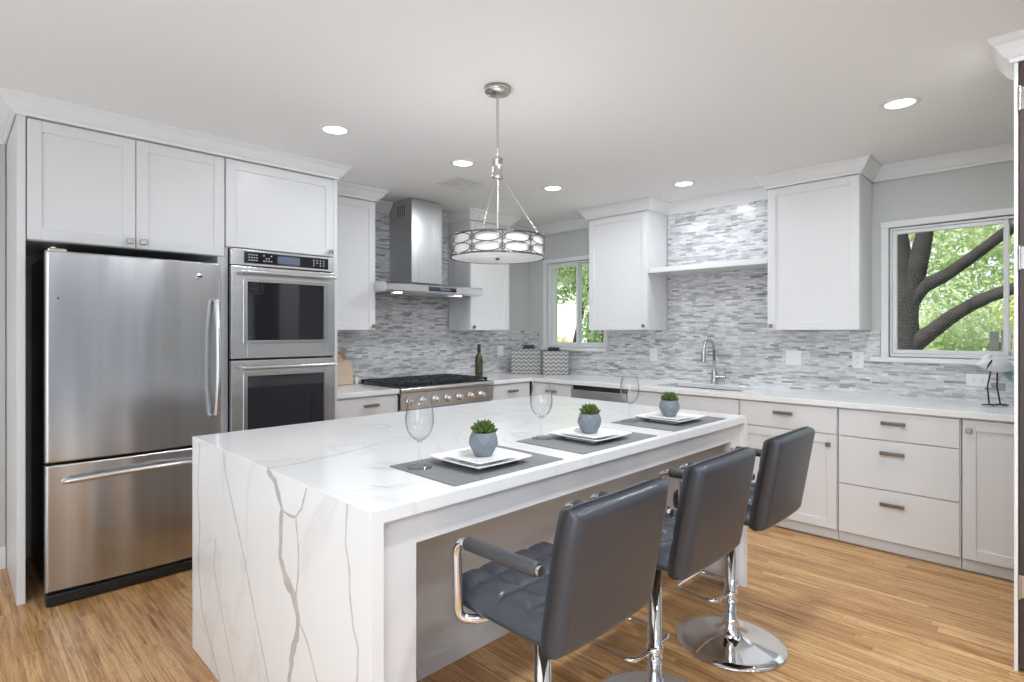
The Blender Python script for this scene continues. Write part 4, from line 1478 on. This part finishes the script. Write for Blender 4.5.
for i, (nm, y0, y1, pc, pp, gp) in enumerate(SET):
    o = placemat(y0, y1)
    tag(o, MATL[i], 'placemat', 'placemats on the island')
    square_plate('dinner_plate', 0.262, (pc[0], pc[1], 0.9238), PLL[i], 'dinner plates on the island', 0.015)
    square_plate('side_plate', 0.192, (pc[0] + 0.004, pc[1] - 0.002, 0.9340), SPL[i], 'side plates on the island', 0.009)
    zg, zp = 0.9178, 0.9382
    if i == 0:
        wg.location = (gp[0], gp[1], zg)
        pt.location = (pp[0], pp[1], zp)
    else:
        dup(wg, (gp[0], gp[1], zg), WGL[i])
        dup(pt, (pp[0], pp[1], zp), PTL[i], 0.9 * i)

# ------------------------------------------------------------------ bar stools (front towards -x)
st = thing('bar_stool', 'grey upholstered bar stool nearest the waterfall end of the island', 'stool', (0, 0, 0), 'bar stools at the island')
MB().lathe([(0.0, 0.0), (0.226, 0.0), (0.230, 0.003), (0.227, 0.008), (0.19, 0.014), (0.13, 0.022), (0.075, 0.034), (0.048, 0.052), (0.036, 0.075), (0.032, 0.10), (0.032, 0.108), (0.0, 0.108)], (0, 0, 0), 56).obj('base', CHROME, st)
MB().lathe([(0.0, 0.108), (0.0275, 0.108), (0.0275, 0.178), (0.0285, 0.180), (0.0285, 0.188), (0.0245, 0.190), (0.0245, 0.572), (0.0, 0.572)], (0, 0, 0), 28).obj('column', CHROME, st)
ft = [(-0.004, 0.026, 0.215), (-0.01, 0.128, 0.215), (-0.20, 0.128, 0.215), (-0.20, -0.128, 0.215), (-0.01, -0.128, 0.215), (-0.004, -0.026, 0.215)]
fm = MB().tube(fillet(ft, 0.035), 0.0085, 12)
fm.lathe([(0.0247, -0.016), (0.031, -0.014), (0.031, 0.014), (0.0247, 0.016)], (0, 0, 0.215), 24, caps=False)
fm.obj('footrest', CHROME, st)
MB().box((-0.10, -0.10, 0.568), (0.10, 0.10, 0.582), 0.003).obj('seat_plate', BLACK, st)


def cushion(fn, nu, nv, mats):
    """closed padded slab from a function (u, v, side) -> point"""
    mb = MB()
    verts, faces = [], []
    for s in (0, 1):
        for i in range(nu + 1):
            for j in range(nv + 1):
                verts.append(fn(i / nu, j / nv, s))
    N = (nu + 1) * (nv + 1)

    def I(s, i, j):
        return s * N + i * (nv + 1) + j
    for i in range(nu):
        for j in range(nv):
            faces.append((I(1, i, j), I(1, i + 1, j), I(1, i + 1, j + 1), I(1, i, j + 1)))
            faces.append((I(0, i, j), I(0, i, j + 1), I(0, i + 1, j + 1), I(0, i + 1, j)))
    for i in range(nu):
        faces.append((I(0, i, 0), I(0, i + 1, 0), I(1, i + 1, 0), I(1, i, 0)))
        faces.append((I(0, i, nv), I(1, i, nv), I(1, i + 1, nv), I(0, i + 1, nv)))
    for j in range(nv):
        faces.append((I(0, 0, j), I(1, 0, j), I(1, 0, j + 1), I(0, 0, j + 1)))
        faces.append((I(0, nu, j), I(0, nu, j + 1), I(1, nu, j + 1), I(1, nu, j)))
    return mb.add(verts, faces, 0, True)


def edge_fall(u, v, w_):
    """1 inside, falling round to 0 at the rim over the share w_"""
    d_ = min(u, 1 - u, v, 1 - v) / w_
    if d_ >= 1:
        return 1.0
    return math.sqrt(max(0.0, 1 - (1 - d_) ** 2))


def tuft(u, v, n):
    a = abs(math.sin(PI * n * u))
    b = abs(math.sin(PI * n * v))
    return min(1, (min(a, b) * 1.15) ** 0.45)


def seat_fn(u, v, s):
    q = 1 - 0.11 * abs((2 * u - 1) * (2 * v - 1)) ** 5
    x = (-0.205 + 0.41 * u) * q
    y = 0.020 + (-0.212 + 0.424 * v) * q
    zt = 0.622 + 0.052 * edge_fall(u, v, 0.12) + 0.018 * (tuft(u, v, 4) - 1) * edge_fall(u, v, 0.2)
    zb = 0.622 - 0.040 * edge_fall(u, v, 0.10)
    return (x, y, zt if s else zb)


cushion(seat_fn, 54, 54, VINYL).obj('seat', VINYL, st)


def back_fn(u, v, s):
    """u up the back, v across; padded front with squares, plain rear"""
    y = 0.020 - 0.222 + 0.444 * v
    # soft rounded outline of the panel
    z = 0.575 + 0.382 * u
    cu, cv = 2 * u - 1, 2 * v - 1
    k = 1 - 0.05 * (abs(cu) ** 6) * (cv * cv)
    y = 0.020 + (y - 0.020) * k
    z = 0.764 + (z - 0.764) * (1 - 0.03 * abs(cv) ** 6)
    lean = 0.180 + 0.065 * u + 0.012 * (1 - cv * cv) * 0.6
    e_ = edge_fall(u, v, 0.075)
    if s:
        x = lean + 0.038 * e_
    else:
        x = lean - 0.036 * e_ - 0.006 * (tuft(u, v, 3) - 1) * edge_fall(u, v, 0.2)
    return (x, y, z)


cushion(back_fn, 54, 54, VINYL).obj('backrest', VINYL, st)
for s in (-1, 1):
    y = 0.020 + s * 0.235
    p = fillet([(-0.06, s * 0.10, 0.576), (-0.075, 0.020 + s * 0.19, 0.577), (-0.117, y, 0.580), (-0.125, y, 0.795), (0.165, y, 0.800)], 0.045)
    a = MB().tube(p, 0.0125, 14)
    a.tube([(0.165, y, 0.80), (0.188, y, 0.80)], [0.0125, 0.0125], 14)
    ar = a.obj('armrest', CHROME, st)
    MB().tube([(-0.083, y, 0.7965), (-0.078, y, 0.7966), (0.172, y, 0.8005), (0.177, y, 0.8005)], [0.015, 0.0185, 0.0185, 0.015], 16).obj('arm_pad', VINYLD, ar)
st.location = (-1.084, 1.212, 0.0005)
dup(st, (-1.084, 1.822, 0.0005), 'grey upholstered bar stool, middle one of the row at the island')
dup(st, (-1.078, 2.445, 0.0005), 'grey upholstered bar stool farthest from the waterfall end, before the base cabinets')

# ------------------------------------------------------------------ ceiling things
RL = ['round recessed ceiling light nearest the tall oven cabinet',
      'round recessed ceiling light left of the pendant rod, nearest the air vent',
      'round recessed ceiling light right of the pendant rod, towards the corner window',
      'round recessed ceiling light above the sink and floating shelf',
      'round recessed ceiling light at the right, in front of the wide window']
rl = thing('recessed_light', RL[0], 'ceiling light', (0, 0, 0), 'recessed ceiling lights')
MB().lathe([(0.066, -0.002), (0.070, -0.006), (0.088, -0.005), (0.092, -0.0005), (0.092, 0.0), (0.066, 0.0), (0.066, -0.002)], (0, 0, 0), 40).obj('trim_ring', TRIMW, rl)
MB().lathe([(0.0, -0.003), (0.0655, -0.003), (0.0655, 0.0), (0.0, 0.0)], (0, 0, 0), 40).obj('lens', LENS, rl)
for i, (lx, ly) in enumerate(LIGHT_SPOTS):
    if i == 0:
        rl.location = (lx, ly, CEIL - 0.0005)
    else:
        dup(rl, (lx, ly, CEIL - 0.0005), RL[i])

vt = thing('ceiling_vent', 'square white ceiling air vent near the range hood', 'vent', (-3.48, 2.91, CEIL))
v = MB()
vx, vy, vs = -3.48, 2.91, 0.15
for k, (a, b, z) in enumerate(((0.15, 0.115, 0.004), (0.108, 0.080, 0.010), (0.073, 0.048, 0.015))):
    v.box((vx - a, vy - a, CEIL - z - 0.004), (vx + a, vy - b, CEIL - z))
    v.box((vx - a, vy + b, CEIL - z - 0.004), (vx + a, vy + a, CEIL - z))
    v.box((vx - a, vy - b, CEIL - z - 0.004), (vx - b, vy + b, CEIL - z))
    v.box((vx + b, vy - b, CEIL - z - 0.004), (vx + a, vy + b, CEIL - z))
v.box((vx - 0.04, vy - 0.04, CEIL - 0.022), (vx + 0.04, vy + 0.04, CEIL - 0.018))
v.obj('louvre', TRIMW, vt)
MB().box((vx - 0.14, vy - 0.14, CEIL - 0.0035), (vx + 0.14, vy + 0.14, CEIL - 0.0005)).obj('backing', VENTD, vt)

# ---- pendant
px, py = -1.986, 1.893
pd = thing('pendant_light', 'drum pendant light with oval lattice hanging over the island', 'pendant light', (px, py, CEIL))
MB().lathe([(0.0, 0.0), (0.064, 0.0), (0.064, -0.020), (0.058, -0.027), (0.012, -0.034), (0.0, -0.034)], (px, py, CEIL - 0.0005), 36).obj('canopy', NICKEL, pd)
MB().tube([(px, py, CEIL - 0.03), (px, py, 1.735)], 0.006, 12).obj('rod', NICKEL, pd)
MB().lathe([(0.007, 0.0), (0.027, 0.0), (0.027, 0.010), (0.025, 0.012), (0.025, 0.088), (0.027, 0.090), (0.027, 0.094), (0.007, 0.094)], (px, py, 2.112), 28).obj('coupling', NICKEL, pd)
DR, DZ0, DZ1 = 0.232, 1.722, 1.826
for k in range(3):
    a = R(45 + 120 * k)
    MB().tube([(px + 0.022 * math.cos(a), py + 0.022 * math.sin(a), 2.112), (px + (DR - 0.02) * math.cos(a), py + (DR - 0.02) * math.sin(a), DZ1 - 0.004)], 0.0008, 6).obj('support_wire', NICKEL, pd)
shd = MB().lathe([(DR - 0.012, DZ0 + 0.002), (DR - 0.012, DZ1 - 0.002), (DR - 0.015, DZ1 - 0.002), (DR - 0.015, DZ0 + 0.002), (DR - 0.012, DZ0 + 0.002)], (px, py, 0), 64)
shd.obj('shade', SHADE, pd)
MB().lathe([(0.0, DZ0 + 0.004), (DR - 0.016, DZ0 + 0.004), (DR - 0.016, DZ0 + 0.009), (0.0, DZ0 + 0.009)], (px, py, 0), 64).obj('diffuser', SHADE, pd)
MB().lathe([(0.0, -0.012), (0.008, -0.010), (0.011, -0.004), (0.011, 0.0), (0.0, 0.002)], (px, py, DZ0 + 0.003), 18).obj('finial', BRONZE, pd)
for z in (DZ0, DZ1 - 0.007):
    MB().lathe([(DR - 0.004, z), (DR, z), (DR, z + 0.007), (DR - 0.004, z + 0.007), (DR - 0.004, z)], (px, py, 0), 64).obj('rim_ring', BRONZE, pd)
la = MB()
NSEG = 10
hgt = (DZ1 - DZ0 - 0.014) / 2
for k in range(NSEG):
    ac = 2 * PI * k / NSEG + 0.28
    for zc in (DZ0 + 0.007 + hgt / 2, DZ0 + 0.007 + hgt * 1.5):
        path = []
        for q in range(28):
            t_ = 2 * PI * q / 28
            aa = ac + 0.46 * (2 * PI / NSEG) * math.cos(t_)
            path.append((px + (DR - 0.003) * math.cos(aa), py + (DR - 0.003) * math.sin(aa), zc + hgt / 2 * 0.97 * math.sin(t_)))
        la.tube(path, 0.0021, 6, closed=True)
    ab = ac + PI / NSEG
    la.tube([(px + (DR - 0.003) * math.cos(ab), py + (DR - 0.003) * math.sin(ab), DZ0 + 0.005), (px + (DR - 0.003) * math.cos(ab), py + (DR - 0.003) * math.sin(ab), DZ1 - 0.005)], 0.0028, 6)
    for zc in (DZ0 + 0.007 + hgt / 2, DZ0 + 0.007 + hgt * 1.5):
        path = []
        for q in range(16):
            t_ = 2 * PI * q / 16
            aa = ab + 0.075 * (2 * PI / NSEG) * math.cos(t_) * 1.3
            path.append((px + (DR - 0.003) * math.cos(aa), py + (DR - 0.003) * math.sin(aa), zc + hgt / 2 * 0.6 * math.sin(t_)))
        la.tube(path, 0.0017, 6, closed=True)
la.obj('lattice', BRONZE, pd)
spk = MB()
for k in range(3):
    a = R(45 + 120 * k)
    spk.tube([(px, py, DZ1 - 0.006), (px + (DR - 0.004) * math.cos(a), py + (DR - 0.004) * math.sin(a), DZ1 - 0.006)], 0.003, 8)
spk.obj('spider', NICKEL, pd)

# ------------------------------------------------------------------ outdoors
struct('ground', MB().box((-30, 5.0, -0.35), (20, 45, -0.25)), LAWN)


def leaves(mb, blobs, n, size, mi=0):
    """many small leaf blades spread through rounded clumps"""
    tot = sum(b[3] ** 2 for b in blobs)
    for (cx, cy, cz, r_) in blobs:
        for _ in range(int(n * r_ * r_ / tot)):
            while True:
                p = Vector((random.uniform(-1, 1), random.uniform(-1, 1), random.uniform(-1, 1)))
                if 0.25 < p.length < 1:
                    break
            c_ = Vector((cx, cy, cz)) + p * r_
            a = Vector((random.gauss(0, 1), random.gauss(0, 1), random.gauss(0, 1))).normalized()
            b = a.orthogonal().normalized()
            s = size * random.uniform(0.6, 1.3)
            mb.add([c_ - a * s, c_ - b * s * 0.42 + a * s * 0.1, c_ + a * s, c_ + b * s * 0.42 + a * s * 0.1], [(0, 1, 2, 3)], mi)


oak = thing('oak_tree', 'large dark-barked tree with spreading limbs outside the wide window', 'tree', (-1.4, 7.6, -0.25))
tk = MB()


def limb(pts, rads):
    P = [Vector(p) for p in pts]
    out, rr = [], []
    n = len(P)
    for i in range(n - 1):
        p0, p1, p2, p3 = P[max(i - 1, 0)], P[i], P[i + 1], P[min(i + 2, n - 1)]
        for k in range(5):
            t_ = k / 5
            out.append(0.5 * ((2 * p1) + (p2 - p0) * t_ + (2 * p0 - 5 * p1 + 4 * p2 - p3) * t_ ** 2 + (3 * p1 - p0 - 3 * p2 + p3) * t_ ** 3))
            rr.append((rads[i] * (1 - t_) + rads[i + 1] * t_) * random.uniform(0.95, 1.05))
    out.append(P[-1])
    rr.append(rads[-1])
    tk.tube(out, rr, 14)


limb([(-1.42, 7.6, -0.3), (-1.40, 7.6, 0.8), (-1.385, 7.6, 1.5), (-1.40, 7.6, 2.0), (-1.47, 7.62, 2.6), (-1.60, 7.65, 3.4)], [0.24, 0.18, 0.165, 0.15, 0.11, 0.07])
limb([(-1.36, 7.6, 1.70), (-1.25, 7.56, 2.02), (-1.165, 7.5, 2.40), (-1.08, 7.45, 2.9), (-1.0, 7.4, 3.4)], [0.12, 0.10, 0.085, 0.07, 0.05])
limb([(-1.36, 7.6, 1.62), (-1.20, 7.58, 1.84), (-0.98, 7.54, 1.97), (-0.78, 7.5, 2.12), (-0.62, 7.45, 2.245), (-0.40, 7.4, 2.42), (0.2, 7.3, 2.8)], [0.12, 0.078, 0.064, 0.060, 0.056, 0.052, 0.04])
limb([(-1.40, 7.6, 1.02), (-1.27, 7.58, 1.22), (-1.10, 7.55, 1.37), (-0.91, 7.5, 1.535), (-0.70, 7.45, 1.675), (-0.47, 7.4, 1.775), (0.2, 7.3, 2.0)], [0.13, 0.098, 0.080, 0.070, 0.064, 0.058, 0.04])
tk.obj('trunk', BARK, oak)
lm = MB()
leaves(lm, [(-1.3, 8.3, 3.2, 0.8), (-0.3, 8.2, 3.0, 0.7), (0.6, 8.0, 3.1, 0.8), (-0.7, 8.6, 2.75, 0.5)], 2600, 0.05)
lm.obj('foliage', LEAF1, oak)
for (lab, blobs, n, sz, m, tx) in (
        ('bright green leafy tree behind the dark limbs, seen through the wide window', [(-2.4, 14.6, 2.4, 1.5), (-1.1, 14.8, 2.0, 1.4), (0.3, 14.6, 2.5, 1.4), (-1.8, 14.5, 3.9, 1.5), (-0.3, 14.5, 4.0, 1.5)], 11000, 0.075, LEAF1, -0.9),
        ('yellowish leafy tree in the right part of the wide window view', [(0.0, 11.9, 2.1, 0.75), (-0.45, 11.9, 1.75, 0.55), (0.7, 11.9, 2.2, 0.7)], 2600, 0.065, LEAF3, 0.1)):
    ty = blobs[0][1]
    t_ = thing('leafy_tree', lab, 'tree', (tx, ty, -0.25), 'leafy trees beyond the window')
    MB().tube([(tx, ty, -0.3), (tx + 0.05, ty, 0.8), (tx, ty, 2.0)], [0.12, 0.09, 0.06], 10).obj('trunk', BARK, t_)
    lm = MB()
    leaves(lm, blobs, n, sz)
    lm.obj('foliage', m, t_)
sb = thing('shrub', 'pale green shrub below the tree limbs in the wide window view', 'shrub', (-0.9, 10, -0.25))
lm = MB()
leaves(lm, [(-1.5, 9.8, 0.75, 0.75), (-0.9, 9.9, 0.95, 0.75), (-1.25, 9.9, 1.25, 0.55), (-0.55, 10.0, 1.05, 0.45)], 5200, 0.05)
lm.obj('foliage', LEAF1, sb)
MB().tube([(-0.95, 9.9, -0.3), (-0.95, 9.9, 0.9)], [0.05, 0.03], 8).obj('stem', BARK, sb)
fe = thing('picket_fence', 'weathered wooden fence at the bottom right of the wide window view', 'fence', (-0.3, 9.4, -0.25))
fm = MB()
for k in range(16):
    x = -0.72 + k * 0.105
    fm.box((x, 8.7, -0.25), (x + 0.085, 8.725, 1.37 + 0.02 * (k % 3)), 0.004)
fm.obj('pickets', FENCE, fe)
fm = MB()
for z in (0.2, 1.15):
    fm.box((-0.72, 8.726, z), (0.96, 8.77, z + 0.09))
fm.obj('rail', FENCE, fe)

# seen through the small corner window
hs = thing('neighbour_house', 'pale neighbouring house in the small corner window view', 'house', (-11.0, 17.0, -0.25))
MB().box((-17, 16.0, -0.3), (-10.6, 20, 3.5)).obj('wall', STUCCO, hs)
MB().prism([(-17.4, 3.5), (-10.2, 3.5), (-13.8, 4.6)], 1, 15.6, 20.4).obj('roof', ROOFM, hs)
MB().box((-12.2, 15.97, 0.9), (-11.4, 16.0, 2.0), 0.004).obj('window', BGLASS, hs)
t_ = thing('garden_tree', 'slender garden tree with leafy crown in the small corner window view', 'tree', (-7.3, 9.2, -0.25))
MB().tube([(-7.6, 9.3, -0.3), (-7.5, 9.3, 0.8), (-7.25, 9.3, 1.7), (-7.0, 9.3, 2.5)], [0.07, 0.06, 0.05, 0.03], 10).obj('trunk', BARK, t_)
lm = MB()
leaves(lm, [(-7.5, 9.2, 2.5, 0.42), (-7.15, 9.2, 2.15, 0.3), (-7.0, 9.2, 2.75, 0.5), (-7.8, 9.3, 2.95, 0.5), (-7.7, 9.2, 2.1, 0.18)], 1700, 0.055)
lm.obj('foliage', LEAF2, t_)
t_ = thing('dense_shrub', 'tall dense green shrub at the right of the small corner window', 'shrub', (-5.75, 8.0, -0.25))
MB().tube([(-5.75, 8.0, -0.3), (-5.75, 8.0, 1.8)], [0.06, 0.03], 8).obj('stem', BARK, t_)
lm = MB()
leaves(lm, [(-5.8, 8.0, 1.35, 0.42), (-5.75, 8.0, 1.95, 0.42), (-5.78, 8.0, 2.5, 0.42), (-5.8, 8.1, 3.0, 0.4), (-5.78, 8.0, 0.7, 0.4)], 3200, 0.045)
lm.obj('foliage', LEAF2, t_)
t_ = thing('round_bush', 'small round clipped bush at the bottom of the corner window view', 'shrub', (-7.5, 9.0, -0.25))
lm = MB()
leaves(lm, [(-7.45, 8.9, 1.0, 0.28)], 700, 0.03)
lm.obj('foliage', LEAF3, t_)
MB().tube([(-7.45, 8.9, -0.3), (-7.45, 8.9, 0.95)], [0.03, 0.02], 8).obj('stem', BARK, t_)
